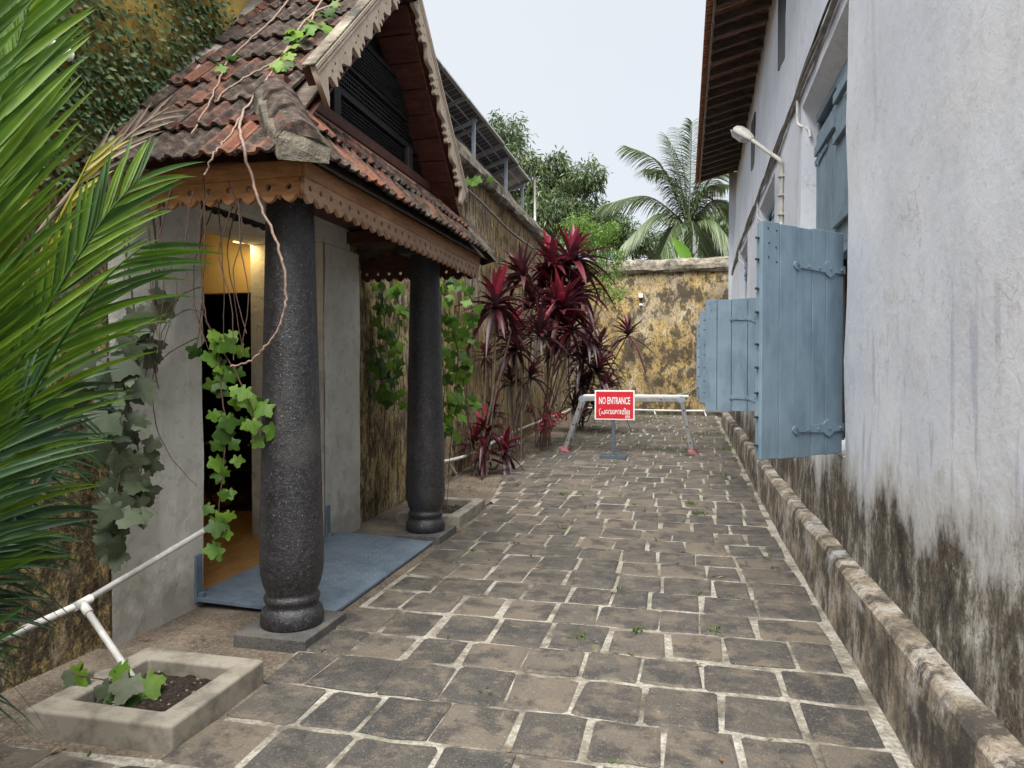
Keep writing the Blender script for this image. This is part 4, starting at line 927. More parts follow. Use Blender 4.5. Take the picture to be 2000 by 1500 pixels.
# solar panels on the wall top
random.seed(5)
ph = [P(925, 228, X=-3.15)[1], P(988, 303, X=-3.15)[1], P(1020, 360, X=-3.15)[1]]
hi_, lo_ = np.array((-3.05, 0, 5.50)), np.array((-4.55, 0, 4.98))
for k in range(6):
    y0 = 7.7 + k*1.08; dz = np.array((0, 0, -.035*max(0, k-3)))
    t = thing('solar_panel', {0: 'solar panel largely hidden behind the carved gable', 5: 'end solar panel of the row above the wall, closest to the mango tree'}.get(k, 'framed solar panel in the middle of the tilted row above the ochre wall'), 'solar panel', (-3.8, y0, 5.2), 'row of solar panels above the wall')
    u = (lo_ - hi_); n = unit(np.cross(u, (0, 1, 0))); n = n if n[2] > 0 else -n; a = hi_ + (0, y0, 0) + dz
    b = MB(); q = [a, a + (0, 1.06, 0), a + u + (0, 1.06, 0), a + u]; b.hexa([p for p in q], [p + n*.006 for p in q]); b.build('backsheet', MT['backsheet'], t)
    for p0, p1 in ((q[0], q[1]), (q[1], q[2]), (q[2], q[3]), (q[3], q[0])):
        b = MB(); b.bar(p0 - n*.012, p1 - n*.012, .03, .04, n); b.build('frame_bar', MT['alu'], t)
    b = MB(); c0 = .035
    for i in range(9):
        for j in range(6):
            e0_ = a + u*((i+.06)/9*.96+.02) + np.array((0, c0 + (j+.04)*.165, 0)) - n*.003; e1_ = u*(.88/9*.96); e2_ = np.array((0, .152, 0))
            b.add([e0_, e0_+e1_, e0_+e1_+e2_, e0_+e2_], [(0, 1, 2, 3)])
    tag(b.build('cells', MT['cell'], t), kind='stuff')
for k, y0 in enumerate([8.4] + ph):
    t = thing('panel_stand', ('galvanised panel stand hidden behind the carved gable', 'galvanised panel stand on the coping just beyond the carved gable', 'galvanised panel stand in the middle of the visible solar panels', 'short galvanised stand under the last solar panel by the mango tree')[k], 'stand', (-3.15, y0, 4.95), 'solar panel stands')
    zt = 5.42 - (.14 if k == 3 else 0)
    b = MB(); b.bar((-3.15, y0, 4.80), (-3.15, y0, zt), .05, .05, (0, 1, 0)); b.build('post', MT['galv'], t)
    b = MB(); b.bar((-3.10, y0, zt-.02), (-4.5, y0, 4.93), .04, .05); b.build('rail', MT['galv'], t)
    b = MB(); b.bar((-4.4, y0, 4.2), (-4.4, y0, 4.95), .05, .05, (0, 1, 0)); b.build('post', MT['galv'], t)
b = MB(); q = P(1046, 440, Y=17.6); q1 = P(1045, 352, Y=17.6); b.tube([(q1[0], 17.6, 4.3), q1], .03, 7); b.tube
tag(b.build('aerial_pole', MT['pvc'], None, True), 'thin pale pole rising behind the ochre wall', 'pole')

# ================================================================== plants
def leaf_mesh(seed, size=1.0, curl=.12):
    r = random.Random(seed); V = [(0, 0, 0)]; n = 34
    for k in range(n):
        a = -pi*.86 + 2*pi*.86*k/(n-1)                      # 0 points to the leaf tip, the gap is the stalk notch
        lob = 1 + .20*cos(5*a*.98) + .12*cos(a); tooth = (.055 if k % 2 else -.045)
        rr = .52*(lob + tooth + r.uniform(-.03, .03)) * (.82 + .18*cos(a/1.3))
        x, y = rr*sin(a), rr*cos(a); V.append((x*size, (y+.1)*size, (-curl*(rr**2)*1.6 + .022*cos(5*a) + .05*sin(a*1.5 + seed))*size))
    me = bpy.data.meshes.new('leaf'); me.from_pydata(V, [], [(0, k+1, k+2) for k in range(n-1)]); me.update(); me.polygons.foreach_set('use_smooth', [True]*(n-1)); return me
GL = [leaf_mesh(k, 1, .12 + .12*k) for k in range(4)]
for me in GL: me.materials.append(MT['grape'])
GD = [leaf_mesh(k+9, 1, .2 + .12*k) for k in range(4)]
for me in GD: me.materials.append(MT['grapedark'])
def put_leaf(parent, p, size, meshes, face, hang=.75):
    tip = unit(np.array((random.uniform(-.7, .7), random.uniform(-.5, .5), -hang + random.uniform(-.25, .3)))); fc = unit(np.array(face) + [random.uniform(-.55, .55) for _ in range(3)])
    ux = unit(np.cross(tip, fc)); uy = unit(np.cross(fc, ux))
    place(random.choice(meshes), 'leaf', parent, p, ux, uy, size)
def vine(label, paths, leaves, meshes, r=.005, face=(.45, -.9, .25), m='darktwig', name='grape_vine', size=(.07, .13)):
    """paths: lists of places; leaves: (path index, from, to, count)"""
    t = thing(name, label, 'vine', tuple(paths[0][-1]))
    sm = [smoothpath(p, 6) for p in paths]
    for p in sm:
        b = MB(); k = len(p); b.tube([q + np.array([random.uniform(-1, 1)*r*.8 for _ in range(3)]) for q in p], [r*(1.15 - .5*i/k) for i in range(k)], 5); b.build('stem', MT[m], t, True)
    for pi_, a, c, n in leaves:
        p = sm[pi_]
        for k in range(n):
            q = p[min(len(p)-1, int((a + (c-a)*(k + random.random())/n) * (len(p)-1)))]
            d = np.array((random.uniform(-.09, .09), random.uniform(-.06, .06), random.uniform(-.05, .05))); e = q + d
            put_leaf(t, e, random.uniform(*size), meshes, face)
    return t
random.seed(12)
pf = lambda pts, **k: [P(x, y, **k) for x, y in pts]
# bright strand hanging before the doorway
vine('bright green grape vine strand hanging in front of the doorway edge', [pf([(402, 620), (425, 690), (432, 760), (440, 830), (438, 900), (432, 960), (420, 1040), (408, 1080)], Y=3.55), pf([(410, 640), (455, 720), (490, 790), (505, 850)], Y=3.55), pf([(398, 345), (400, 480), (396, 560), (402, 620)], Y=3.3)],
     [(0, .05, .95, 36), (1, .1, 1, 20)], GL, size=(.065, .125))
# dusky strand on the left pier
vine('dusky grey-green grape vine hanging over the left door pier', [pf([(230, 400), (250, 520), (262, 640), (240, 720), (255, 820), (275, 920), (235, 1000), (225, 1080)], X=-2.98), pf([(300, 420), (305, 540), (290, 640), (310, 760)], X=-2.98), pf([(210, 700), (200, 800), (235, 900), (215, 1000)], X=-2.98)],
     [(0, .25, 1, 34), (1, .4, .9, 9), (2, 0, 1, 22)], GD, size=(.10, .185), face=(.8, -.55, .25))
vine('leafy grape vine climbing the ochre wall left of the second stone pillar', [pf([(745, 560), (750, 640), (742, 720), (752, 800), (745, 900)], X=-3.05), pf([(775, 560), (780, 640), (768, 720), (775, 790)], X=-3.05)],
     [(0, 0, .75, 34), (1, 0, 1, 30)], GL, size=(.09, .16), face=(.9, -.4, .2))
vine('leafy grape vine hanging right of the second stone pillar', [pf([(868, 545), (880, 620), (895, 700), (885, 780), (880, 870), (872, 1000)], Y=7.1), pf([(915, 560), (925, 640), (905, 730), (915, 800)], Y=7.3), pf([(862, 560), (860, 660), (868, 760), (858, 860), (866, 1010)], Y=7.0)],
     [(0, 0, .8, 46), (1, 0, 1, 32), (2, .2, .75, 16)], GL, size=(.08, .15), face=(.6, -.8, .2))
# bare stems over the roof and the few leaves on them
RP = lambda x, y, lift=.115: (lambda d: O + d * ((EZ + lift - EY - CAMH + 0) / (d[2] - d[1])))(ray(x, y))    # on the near roof slope
t1 = [[RP(*p) for p in ((590, -60), (562, 0), (532, 39), (487, 78), (442, 126), (427, 160), (400, 215), (375, 260))], [RP(*p) for p in ((700, -40), (664, 0), (604, 33), (560, 95), (508, 174), (478, 214), (458, 252), (430, 285))], [RP(*p) for p in ((640, -20), (600, 50), (545, 115), (500, 140), (452, 168), (420, 200))], [RP(*p) for p in ((478, 214), (468, 245), (474, 285))]]
t1[1] += pf([(413, 308), (402, 342)], Y=3.12)
t1[3] += pf([(492, 345), (510, 404), (543, 479), (555, 530), (559, 584), (552, 617), (534, 659), (510, 686), (486, 707), (450, 716)], Y=3.2)
vt = vine('bare pale vine branches trailing over the porch roof and down past the pillar', t1, [], GL, .0075, m='twig')
for q, n in (((560, 110), 7), ((615, 55), 6), ((575, 60), 5), ((440, 118), 3), ((650, 15), 4), ((590, 80), 3)):
    for k in range(n): put_leaf(vt, RP(q[0] + random.uniform(-20, 20), q[1] + random.uniform(-16, 16), .15), random.uniform(.07, .12), GL, (.3, -.6, .8), .3)
# tangle of thin hanging stems before the fascia and door pier
hang = []
for k in range(13):
    x = random.uniform(300, 470); y0 = random.uniform(330, 420); yy = [y0, y0 + 90, y0 + 190, y0 + 300]; yd = 3.15 + random.uniform(0, .45)
    hang.append(pf([(x + random.uniform(-22, 22), q) for q in yy], Y=yd))
hang += [pf([(400, 615), (365, 605), (320, 640), (312, 705)], Y=3.5), pf([(385, 660), (330, 690), (300, 730), (305, 830), (340, 900), (385, 950)], Y=3.5), pf([(395, 560), (350, 580), (300, 650), (280, 760)], Y=3.45), pf([(260, 400), (250, 480), (240, 560)], Y=3.4), pf([(290, 440), (298, 540), (302, 650)], Y=3.4)]
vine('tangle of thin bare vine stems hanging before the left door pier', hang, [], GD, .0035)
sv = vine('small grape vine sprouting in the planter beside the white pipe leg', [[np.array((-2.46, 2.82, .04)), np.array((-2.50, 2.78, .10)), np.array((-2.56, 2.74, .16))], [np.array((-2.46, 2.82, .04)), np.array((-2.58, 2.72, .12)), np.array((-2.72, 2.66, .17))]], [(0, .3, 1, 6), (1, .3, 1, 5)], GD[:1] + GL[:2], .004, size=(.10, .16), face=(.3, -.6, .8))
gt = vine('small yellow-green vine sprig on the coping beside the gable', [[P(905, 350, X=-3.0), P(930, 352, X=-3.0), P(965, 350, X=-3.0)]], [(0, 0, .8, 7)], GL[:2], .006, size=(.12, .18))
# creeping fig over the yellow wall
random.seed(9); B = []
while len(B) < 5600:
    y, z = random.uniform(2.2, 4.75), random.uniform(2.5, 4.5)
    if z < EZ + (y - EY) + .10 and y > EY: continue
    d = .42 + .58*sin(3.4*y + 1.7*sin(3.1*z)) * cos(4.1*z - y)
    edge = (z - (EZ + y - EY)) if y > EY else .3 + (EY - y)
    if random.random() < d * .9 - .12 * (z > 3.9) * (y > 3.7) * 5 * max(0, z - 3.8) + .12: B.append((WALLX + .02 + random.uniform(0, .03), y, z))
B = np.array(B); n = len(B)
D = np.stack([rng.uniform(.1, .6, n), rng.uniform(-.8, .8, n), rng.uniform(-1, .3, n)], 1); N = np.stack([np.ones(n), rng.uniform(-.5, .1, n), rng.uniform(.1, .7, n)], 1)
V, Q, k = blades(B, D, N, rng.uniform(.03, .055, n), rng.uniform(.022, .038, n), 2, .1, .1, 'leaf')
tag(mesh_np('creeping_fig', V, Q, MT['fig'], None, np.repeat(rng.random(n), k)), 'dense small-leaved creeper covering the yellow wall above the porch', 'creeper', kind='stuff')
b = MB(); b.tube([P(-60, 5, X=-3.12), P(135, 108, X=-3.12)], .035, 8); tag(b.build('overflow_pipe', MT['pvc'], None, True), 'short white drain pipe crossing the creeper-covered yellow wall', 'pipe')

# ------------------------------------------------------------------ foreground palm: fronds of folded leaflets
palm = thing('areca_palm', 'lush green palm clump leaning into the yard beside the planter', 'palm', (-2.85, 1.75, 0))
def frond(pts, n, L, W, m, sides=(1, -1), fwd=.75, droop=.25, start=.12, jit=.12, rr=(.0, 1.), rw=.010, view=None):
    p = np.array(smoothpath(pts, 10)); seg = np.linalg.norm(np.diff(p, axis=0), axis=1); cum = np.concatenate([[0], np.cumsum(seg)])
    b = MB(); k = len(p); b.tube(list(p), [rw*(1.2 - i/k) for i in range(k)], 6)
    B, D, N, LL, RR = [], [], [], [], []
    for s_ in sides:
        for i in range(n):
            t = start + (1-start)*(i + .5 + random.uniform(-.3, .3))/n; q = np.array([np.interp(t*cum[-1], cum, p[:, c]) for c in range(3)])
            q2 = np.array([np.interp(min(1, t+.03)*cum[-1], cum, p[:, c]) for c in range(3)]); tg = unit(q2 - q + 1e-6)
            vw = unit(O - q) if view is None else unit(view); sd = unit(np.cross(tg, vw)) * s_
            f = fwd + .5*t
            B.append(q); D.append(tg*f + sd*(1.0 - .25*t) + vw*random.uniform(-.12, .22) + np.array([random.uniform(-jit, jit) for _ in range(3)])); N.append(vw + np.array([random.uniform(-.3, .3) for _ in range(3)]))
            LL.append(L*(.55 + .9*t*(1-t)*1.6 + .1) * random.uniform(.85, 1.1)); RR.append(random.uniform(*rr))
    V, Q, kk = blades(np.array(B), np.array(D), np.array(N), np.array(LL), W, 7, np.array([droop*random.uniform(.5, 1.5) for _ in B]), .22, 'blade')
    nv = len(b.v); b.add(V, [tuple(q) for q in Q]); b.r = [.3]*(len(b.f) - len(Q)) + list(np.repeat(RR, kk))
    b.build('frond', MT[m], palm, True)
pd = lambda *a: [P(x, y, D=d) for x, y, d in a]
random.seed(31)
frond(pd((-330, 1500, 2.2), (-220, 1100, 1.9), (-130, 750, 1.72), (-60, 450, 1.65), (0, 200, 1.7), (60, 0, 1.8)), 76, .48, .021, 'palm', (1, -1), 1.8, .10, .2, rr=(.4, 1))
frond(pd((-320, 1450, 2.3), (-160, 1100, 2.3), (0, 780, 2.3), (110, 570, 2.35), (200, 430, 2.45), (270, 350, 2.55)), 48, .44, .020, 'palm', (1, -1), 1.9, .15, .25, rr=(.1, 1))
frond(pd((-320, 1450, 2.2), (-150, 1150, 2.15), (0, 880, 2.15), (110, 680, 2.15), (200, 550, 2.2), (280, 480, 2.3)), 36, .46, .020, 'palm', (1,), 1.3, .22, .22, rr=(.1, .9))
frond(pd((-330, 1400, 1.8), (-260, 900, 1.55), (-180, 480, 1.45), (-110, 180, 1.45), (-40, -80, 1.5)), 60, .40, .020, 'palm', (1,), 1.9, .1, .2, rr=(.3, .9))
frond(pd((-330, 1450, 1.9), (-240, 1050, 1.75), (-160, 750, 1.65), (-100, 520, 1.65), (-50, 330, 1.7)), 56, .46, .020, 'palm', (1,), 1.6, .12, .2, rr=(.35, 1))
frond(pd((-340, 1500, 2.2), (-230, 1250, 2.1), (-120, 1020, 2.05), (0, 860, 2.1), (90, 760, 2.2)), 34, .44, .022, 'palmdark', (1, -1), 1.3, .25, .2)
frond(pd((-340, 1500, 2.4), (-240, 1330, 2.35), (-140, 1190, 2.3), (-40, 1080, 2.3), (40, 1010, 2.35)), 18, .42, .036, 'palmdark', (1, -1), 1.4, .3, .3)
frond(pd((-330, 1300, 2.0), (-200, 900, 1.9), (-110, 600, 1.85), (-50, 400, 1.9), (0, 290, 2.0)), 14, .36, .022, 'palmyellow', (1,), 1.6, .22, .6)
frond(pd((-100, 700, 2.65), (80, 450, 2.65), (180, 330, 2.7), (270, 250, 2.8), (330, 210, 2.9)), 6, .26, .014, 'palmdry', (1, -1), 3.2, .12, .6)
frond(pd((-180, 900, 2.5), (20, 600, 2.5), (120, 420, 2.55), (180, 300, 2.6)), 10, .32, .018, 'palmyellow', (1,), 2.2, .15, .55)
frond(pd((-400, 1650, 2.1), (-320, 1520, 2.05), (-250, 1420, 2.05), (-180, 1340, 2.05), (-120, 1280, 2.1)), 7, .44, .036, 'palm', (1,), 1.6, .05, .3, rr=(.1, .6))
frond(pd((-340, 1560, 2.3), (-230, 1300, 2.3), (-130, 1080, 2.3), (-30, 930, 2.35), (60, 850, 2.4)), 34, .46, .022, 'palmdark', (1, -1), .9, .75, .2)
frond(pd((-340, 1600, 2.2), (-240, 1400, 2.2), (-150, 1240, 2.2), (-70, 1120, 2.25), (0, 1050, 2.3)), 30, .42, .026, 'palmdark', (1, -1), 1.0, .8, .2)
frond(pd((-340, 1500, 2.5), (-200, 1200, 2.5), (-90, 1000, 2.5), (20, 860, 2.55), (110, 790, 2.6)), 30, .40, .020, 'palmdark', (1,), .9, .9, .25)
for k in range(5):
    b = MB(); x = -2.85 + random.uniform(-.2, .2); y = 1.75 + random.uniform(-.2, .2); b.tube([(x, y, -.02), (x + .02, y, .5), P(-330, 1480, D=2.2 + .1*k) if k else (x, y, 1.0)], [.035, .028, .02], 8); b.build('stem', MT['palmdark'], palm, True)

# ------------------------------------------------------------------ red cordyline plants
def rosette(c, up, n, L, W, m, parent, lo=-.35):
    i = np.arange(n); fr = (i + .5)/n; az = i*2.39996 + random.random()*6 + rng.uniform(-.7, .7, n); tl = rng.normal(0, .22, 3)*(1, 1, 0); el = np.arcsin(np.clip(lo + (1.0 - lo)*fr**.7, -1, .97)) + rng.uniform(-.38, .30, n)
    D = np.stack([np.cos(az)*np.cos(el), np.sin(az)*np.cos(el), np.sin(el)], 1) + np.asarray(up)*.25 + tl; N = np.stack([-np.cos(az)*np.sin(el), -np.sin(az)*np.sin(el), np.cos(el)+.02], 1)
    B = c + np.array((0, 0, 1.))*(fr*.16 - .12)[:, None]
    V, Q, k = blades(B, D, N, L*rng.uniform(.65, 1.25, n)*(1 - .12*fr), W*rng.uniform(.8, 1.2, n), 6, (.5*(1-fr) + .10)*rng.uniform(.3, 2.0, n), .25, 'strap')
    r = np.clip(.08 + .62*fr**1.5 + rng.uniform(-.3, .42, n), 0, 1)
    mesh_np('leaf_rosette', V, Q, MT[m], parent, np.repeat(r, k), True)
def cordyline(label, basep, crowns, m='cordy', L=.5, W=.062, extra=0):
    t = thing('cordyline_plant', label, 'plant', tuple(basep), 'red cordyline plants in the bed by the wall')
    for (px, py, Y, sc, n) in crowns:
        c = P(px, py, Y=Y); st = basep + np.array((random.uniform(-.14, .14), random.uniform(-.14, .14), 0))
        md = st*.45 + c*.55 + np.array((random.uniform(-.08, .08), random.uniform(-.08, .08), -.12)); path = smoothpath([st + (0, 0, -.03), st*.8 + c*.2 + (0, 0, .05), md, c], 5)
        b = MB(); b.tube(path, [.017*(1.2 - .5*i/len(path)) for i in range(len(path))], 6); b.build('stem', MT['bark'], t, True)
        rosette(c, unit(c - md), n, L*sc, W*sc, m, t)
    for k in range(extra):
        a = random.uniform(0, 6.28); b = MB(); h = random.uniform(.5, 1.3); b.tube(smoothpath([basep + (random.uniform(-.15, .15), random.uniform(-.15, .15), -.02), basep + (.15*cos(a), .15*sin(a), h*.5), basep + (.35*cos(a), .35*sin(a), h)], 4), .007, 5); b.build('stem', MT['darktwig'], t, True)
random.seed(17)
b0 = PG(935, 930)
cordyline('tall cordyline with one bright red crown above a low dark rosette clump', b0, [(968, 590, 10.0, 1.15, 48), (1000, 640, 10.4, .8, 30), (950, 690, 10.2, .6, 18), (950, 835, 9.9, .8, 26), (925, 865, 9.8, .75, 22), (985, 875, 10.1, .75, 24), (960, 800, 10.3, .7, 22), (945, 885, 9.7, .7, 20)], 'cordy', .56, .098, 5)
b1 = PG(1005, 898)
cordyline('slender cordyline with two maroon crowns standing against the streaked wall', b1, [(1022, 535, 11.6, 1.05, 44), (1008, 675, 11.2, 1.0, 44), (1052, 650, 11.8, 1.0, 40), (1000, 740, 11.4, .7, 22), (1040, 590, 11.9, .9, 36), (1035, 730, 11.6, .7, 24)], 'cordydark', .60, .095, 5)
b2 = PG(1060, 872)
cordyline('tallest cordyline topped by a cluster of large scarlet and maroon crowns', b2, [(1078, 515, 12.9, .95, 46), (1115, 505, 13.1, 1.15, 54), (1095, 600, 12.7, 1.15, 54), (1125, 570, 13.3, 1.05, 48), (1065, 620, 13.0, .9, 38), (1080, 560, 13.2, 1.0, 44), (1115, 640, 13.0, .9, 38), (1085, 680, 13.1, .8, 32)], 'cordy', .74, .12, 7)
b3 = PG(1128, 836)
cordyline('dense dark cordyline thicket in the corner by the end wall', b3, [(1150, 660, 15.6, .9, 40), (1165, 720, 15.4, 1.0, 46), (1135, 750, 15.8, .9, 40), (1182, 760, 15.2, .8, 36), (1110, 690, 15.9, .9, 40), (1165, 680, 15.9, .9, 40), (1120, 790, 15.6, .7, 30), (1160, 790, 15.4, .7, 30), (1228, 650, 15.8, .85, 34), (1140, 700, 15.6, .9, 40)], 'cordydark', .74, .10, 9)
rb = PG(1055, 882); t = thing('red_leaf_shrub', 'small leggy shrub with rust red leaves near the ladder foot', 'shrub', tuple(rb))
for k in range(7):
    a = random.uniform(0, 6.28); top = rb + (.28*cos(a), .28*sin(a), random.uniform(.35, .8)); b = MB(); b.tube(smoothpath([rb + (0, 0, -.02), rb*.5 + top*.5 + (.04, 0, .02), top], 4), .006, 5); b.build('stem', MT['darktwig'], t, True)
    n = 24; V, Q, kk = blades(top + rng.normal(0, .06, (n, 3)), rng.normal(0, 1, (n, 3)) + (0, 0, -.3), rng.normal(0, 1, (n, 3)) + (0, -1, 1), .10, .035, 2, .2, .1, 'leaf'); mesh_np('foliage', V, Q, MT['cordy'], t, np.repeat(rng.uniform(.4, 1, n), kk))

# ------------------------------------------------------------------ trees beyond the walls
def crown(parent, blobs, nl, Ll, Wl, m, dr=.3, name='crown', hang=-.35, flat=.75):
    tot = sum(r**2 for _, r in blobs); VV = []; QQ = []; RR = []; nv = 0
    for c, r in blobs:
        ncl = max(5, int(nl*r*r/tot/16)); d = unit(rng.normal(0, 1, (ncl, 3))); cc = np.asarray(c) + d*(r*rng.uniform(.35, 1.08, ncl)**.7)[:, None]*np.array((1, 1, flat))
        B = np.repeat(cc, 16, 0) + rng.normal(0, r*.085 + .05, (ncl*16, 3)); n = len(B)
        D = unit(rng.normal(0, 1, (n, 3))) + unit(B - np.asarray(c))*.5 + (0, 0, hang); N = rng.normal(0, .6, (n, 3)) + (0, 0, 1)
        V, Q, k = blades(B, D, N, Ll*rng.uniform(.7, 1.25, n), Wl, 2, dr, .15, 'leaf'); VV.append(V); QQ.append(Q + nv); nv += len(V)
        RR.append(np.repeat(np.clip(np.repeat(rng.uniform(.0, .75, ncl), 16) + rng.uniform(-.15, .3, n), 0, 1), k))
    o = mesh_np(name, np.concatenate(VV), np.concatenate(QQ), MT[m], parent, np.concatenate(RR)); return tag(o, kind='stuff') if False else o
def limbs(parent, root, blobs, r0=.2):
    b = MB(); top = np.mean([np.asarray(c) for c, _ in blobs], 0); fork = np.array((root[0]*.6 + top[0]*.4, root[1]*.6 + top[1]*.4, top[2]*.55)); b.tube(smoothpath([np.array(root), (np.array(root)+fork)/2 + (.1, .1, 0), fork], 5), [r0*(1.2-.05*i) for i in range(11)], 9); b.build('trunk', MT['bark'], parent, True)
    for c, r in blobs:
        b = MB(); c = np.asarray(c); b.tube(smoothpath([fork + (0, 0, -.1), fork*.5 + c*.5 + rng.normal(0, .15, 3), c], 5), [r0*.42*(1 - .075*i) for i in range(11)], 6); b.build('limb', MT['bark'], parent, True)
rng = np.random.default_rng(5)
pb = lambda L_, Y: [(P(x, y, Y=Y + dy), r*Y*1.03/F) for x, y, r, dy in L_]
t = thing('mango_tree', 'big leafy mango tree rising behind the ochre wall corner', 'tree', (-5.2, 28, 0))
bl = pb([(985, 262, 44, 0), (955, 295, 40, .5), (1005, 315, 42, -.5), (1045, 350, 48, 0), (1095, 372, 52, .5), (1146, 338, 30, -.3), (1155, 362, 24, 0), (1060, 415, 55, -.6), (1110, 430, 52, 0), (1020, 400, 45, .6), (1165, 420, 38, .3), (1090, 320, 26, 0), (960, 370, 55, .8)], 28)
limbs(t, (-5.2, 28, 0), bl, .28); crown(t, bl, 19000, .24, .062, 'mango')
t = thing('leafy_tree', 'dark rounded leafy tree between the mango tree and the coconut palm', 'tree', (-2.4, 30, 0))
bl = pb([(1195, 450, 42, 0), (1235, 470, 38, 0), (1165, 465, 40, .5), (1280, 480, 36, .6), (1400, 440, 40, .5), (1425, 470, 40, 0)], 30)
limbs(t, (-2.4, 30, 0), bl, .2); crown(t, bl, 9000, .20, .07, 'mango')
t = thing('feathery_tree', 'pale green feathery young tree in the corner behind the red plants', 'tree', (-2.55, 17.6, g1(17.6)))
bl = pb([(1130, 440, 34, 0), (1160, 470, 38, .2), (1185, 505, 36, 0), (1120, 475, 30, .3), (1185, 450, 26, -.2), (1145, 525, 30, 0), (1175, 560, 26, -.3), (1205, 580, 22, -.5), (1195, 540, 22, 0)], 17.6)
limbs(t, (-2.55, 17.6, g1(17.6)), bl, .045); crown(t, bl, 5200, .075, .032, 'feather', .1, hang=-.05, flat=.45)
t = thing('coconut_palm', 'coconut palm with drooping fronds behind the end wall', 'palm', (.15, 25, 0)); cc = P(1345, 452, Y=25)
b = MB(); b.tube(smoothpath([(.15, 25, -.1), (.1, 25.1, 3), cc], 5), [.22 - .007*i for i in range(11)], 10); b.build('trunk', MT['bark'], t, True)
def coconut(tip, lift, n=78, Ll=1.05):
    tip = np.asarray(tip); md = (cc + tip)/2 + np.array((0, 0, lift)); p = np.array(smoothpath([cc, cc*.7 + md*.3 + (0, 0, lift*.25), md, tip], 8)); seg = np.linalg.norm(np.diff(p, axis=0), axis=1); cum = np.concatenate([[0], np.cumsum(seg)])
    b = MB(); k = len(p); b.tube(list(p), [.035*(1.15 - i/k) for i in range(k)], 5); B, D, N = [], [], []; LL = []
    for s_ in (1, -1):
        for i in range(n):
            u = .12 + .88*i/n; q = np.array([np.interp(u*cum[-1], cum, p[:, c]) for c in range(3)]); q2 = np.array([np.interp(min(1, u+.02)*cum[-1], cum, p[:, c]) for c in range(3)]); tg = unit(q2-q+1e-6); sd = unit(np.cross(tg, (0, 0, 1)))*s_
            B.append(q); D.append(tg*(.45 + .6*u) + sd*.8 + np.array((0, 0, -.25)) + rng.normal(0, .07, 3)); N.append(np.array((0, 0, 1)) + sd*.4); LL.append(Ll*(.45 + 2.1*u*(1-u)))
    V, Q, kk = blades(np.array(B), np.array(D), np.array(N), np.array(LL), .05, 4, .45, .2, 'blade'); b.add(V, [tuple(q) for q in Q]); b.r = [.6]*(len(b.f)-len(Q)) + list(np.repeat(np.clip(rng.normal(.5, .25, len(B)), 0, 1), kk)); b.build('frond', MT['coco'], t, True)
for x, y, dy, lf in ((1222, 285, -.4, .9), (1180, 400, .3, .75), (1215, 480, -.6, .8), (1300, 265, .5, .5), (1352, 238, -.2, .2), (1395, 290, .4, .5), (1440, 330, -.4, .8), (1455, 420, .5, .8), (1440, 490, -.7, .7), (1290, 500, -1.0, .6), (1360, 510, -1.4, .7), (1400, 505, .8, .7), (1325, 250, 1.2, .4), (1260, 330, 1.2, .9), (1420, 360, 1.4, .7)): coconut(P(x, y, Y=25+dy), lf)
t = thing('banana_plant', 'banana plant with one upright bright green leaf above the end wall', 'plant', (.0, 22.6, 0)); bp = P(1352, 520, Y=22.6)
b = MB(); b.tube([(bp[0], 22.6, -.1), (bp[0], 22.6, 2), bp], [.12, .10, .05], 9); b.build('stem', MT['banana'], t, True)
for tip, w in (((1313, 458), .36), ((1372, 512), .3)):
    d = P(*tip, Y=22.4) - bp; V, Q, k = blades(bp[None], d[None], np.array([[.2, -1, .3]]), np.linalg.norm(d)*1.05, w, 10, .10, .18, 'leaf'); mesh_np('leaf', V, Q, MT['banana'], t, np.repeat(rng.random(1), k), True)

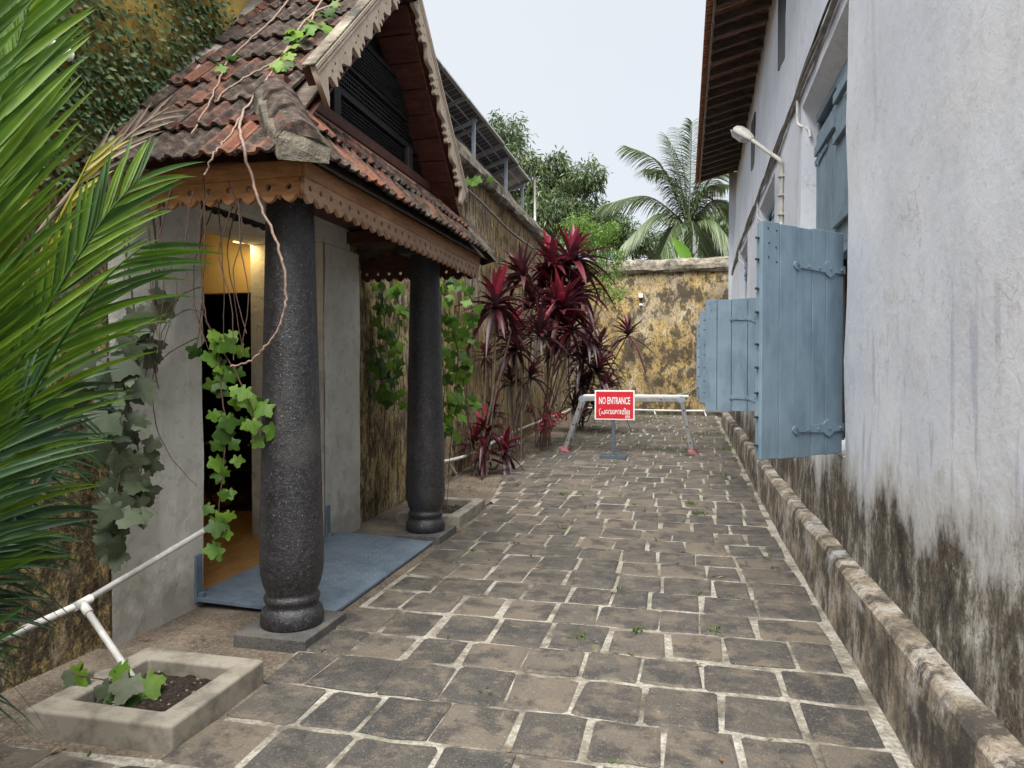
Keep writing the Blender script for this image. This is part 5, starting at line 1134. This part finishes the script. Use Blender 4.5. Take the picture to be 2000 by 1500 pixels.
# ------------------------------------------------------------------ weeds and litter
rng = np.random.default_rng(8); B = []; spots = []
for px, py, n, r in ((1135, 1250, 26, .05), (1365, 1005, 46, .09), (1350, 985, 30, .06), (1395, 1232, 24, .05), (1098, 968, 30, .09), (1100, 1035, 18, .05), (1245, 1235, 14, .04), (955, 1355, 10, .05), (1390, 850, 90, .35), (1335, 860, 60, .25), (1395, 805, 160, .5), (1290, 812, 80, .4), (1200, 905, 14, .05), (1040, 885, 50, .2), (1240, 870, 40, .25), (1300, 880, 40, .2), (1420, 880, 40, .12), (1345, 890, 60, .1), (1410, 930, 20, .1), (1500, 960, 20, .05), (1245, 820, 60, .4), (1150, 812, 50, .4)):
    c = PG(px, py); a = rng.uniform(0, 6.28, n); rr = r*np.sqrt(rng.random(n)); q = np.stack([c[0] + rr*np.cos(a), c[1] + rr*np.sin(a), np.zeros(n)], 1); q[:, 2] = gz(q[:, 1]) - .002; B.append(q)
for k in range(260):
    f = random.choice(flags); q = np.array([[f[0] + random.random()*(f[1]-f[0]), f[3] + .012, 0]]); q[:, 2] = gz(q[:, 1]) - .004
    if random.random() < .25 + .05*f[2]: B.append(np.repeat(q, 3, 0) + rng.normal(0, .006, (3, 3))*(1, 1, 0))
B = np.concatenate(B); n = len(B); D = np.stack([rng.normal(0, .6, n), rng.normal(0, .6, n), np.ones(n)], 1)
V, Q, k = blades(B, D, rng.normal(0, 1, (n, 3)) + (0, -1, .2), rng.uniform(.035, .10, n)*np.clip(.6 + B[:, 1]*.06, .7, 1.7), rng.uniform(.006, .013, n), 3, .35, .1, 'blade')
tag(mesh_np('grass', V, Q, MT['grass'], None, np.repeat(rng.random(n), k)), 'small weeds and grass growing from the paving joints', 'grass', kind='stuff')
B = []
for px, py, n, r in ((950, 945, 120, .45), (1010, 900, 60, .4), (620, 1190, 16, .2), (100, 1470, 8, .3), (1080, 880, 60, .4), (900, 960, 50, .3), (1440, 900, 20, .1), (1200, 1100, 24, 1.3), (1250, 1350, 14, 1.0), (380, 1240, 14, .3)):
    c = PG(px, py); a = rng.uniform(0, 6.28, n); rr = r*np.sqrt(rng.random(n)); q = np.stack([np.clip(c[0] + rr*np.cos(a), -3.1, .84), c[1] + rr*np.sin(a), np.zeros(n)], 1); q[:, 2] = gz(q[:, 1]) + .008; B.append(q)
B = np.concatenate(B); n = len(B)
V, Q, k = blades(B, np.stack([rng.normal(0, 1, n), rng.normal(0, 1, n), rng.uniform(-.05, .3, n)], 1), np.tile((0, 0, 1.), (n, 1)), rng.uniform(.015, .06, n), rng.uniform(.008, .022, n), 3, -.15, .25, 'leaf')
tag(mesh_np('leaf_litter', V, Q, MT['dry'], None, np.repeat(rng.random(n), k)), 'dry leaf bits scattered on the ground near the red plants', 'litter', kind='stuff')
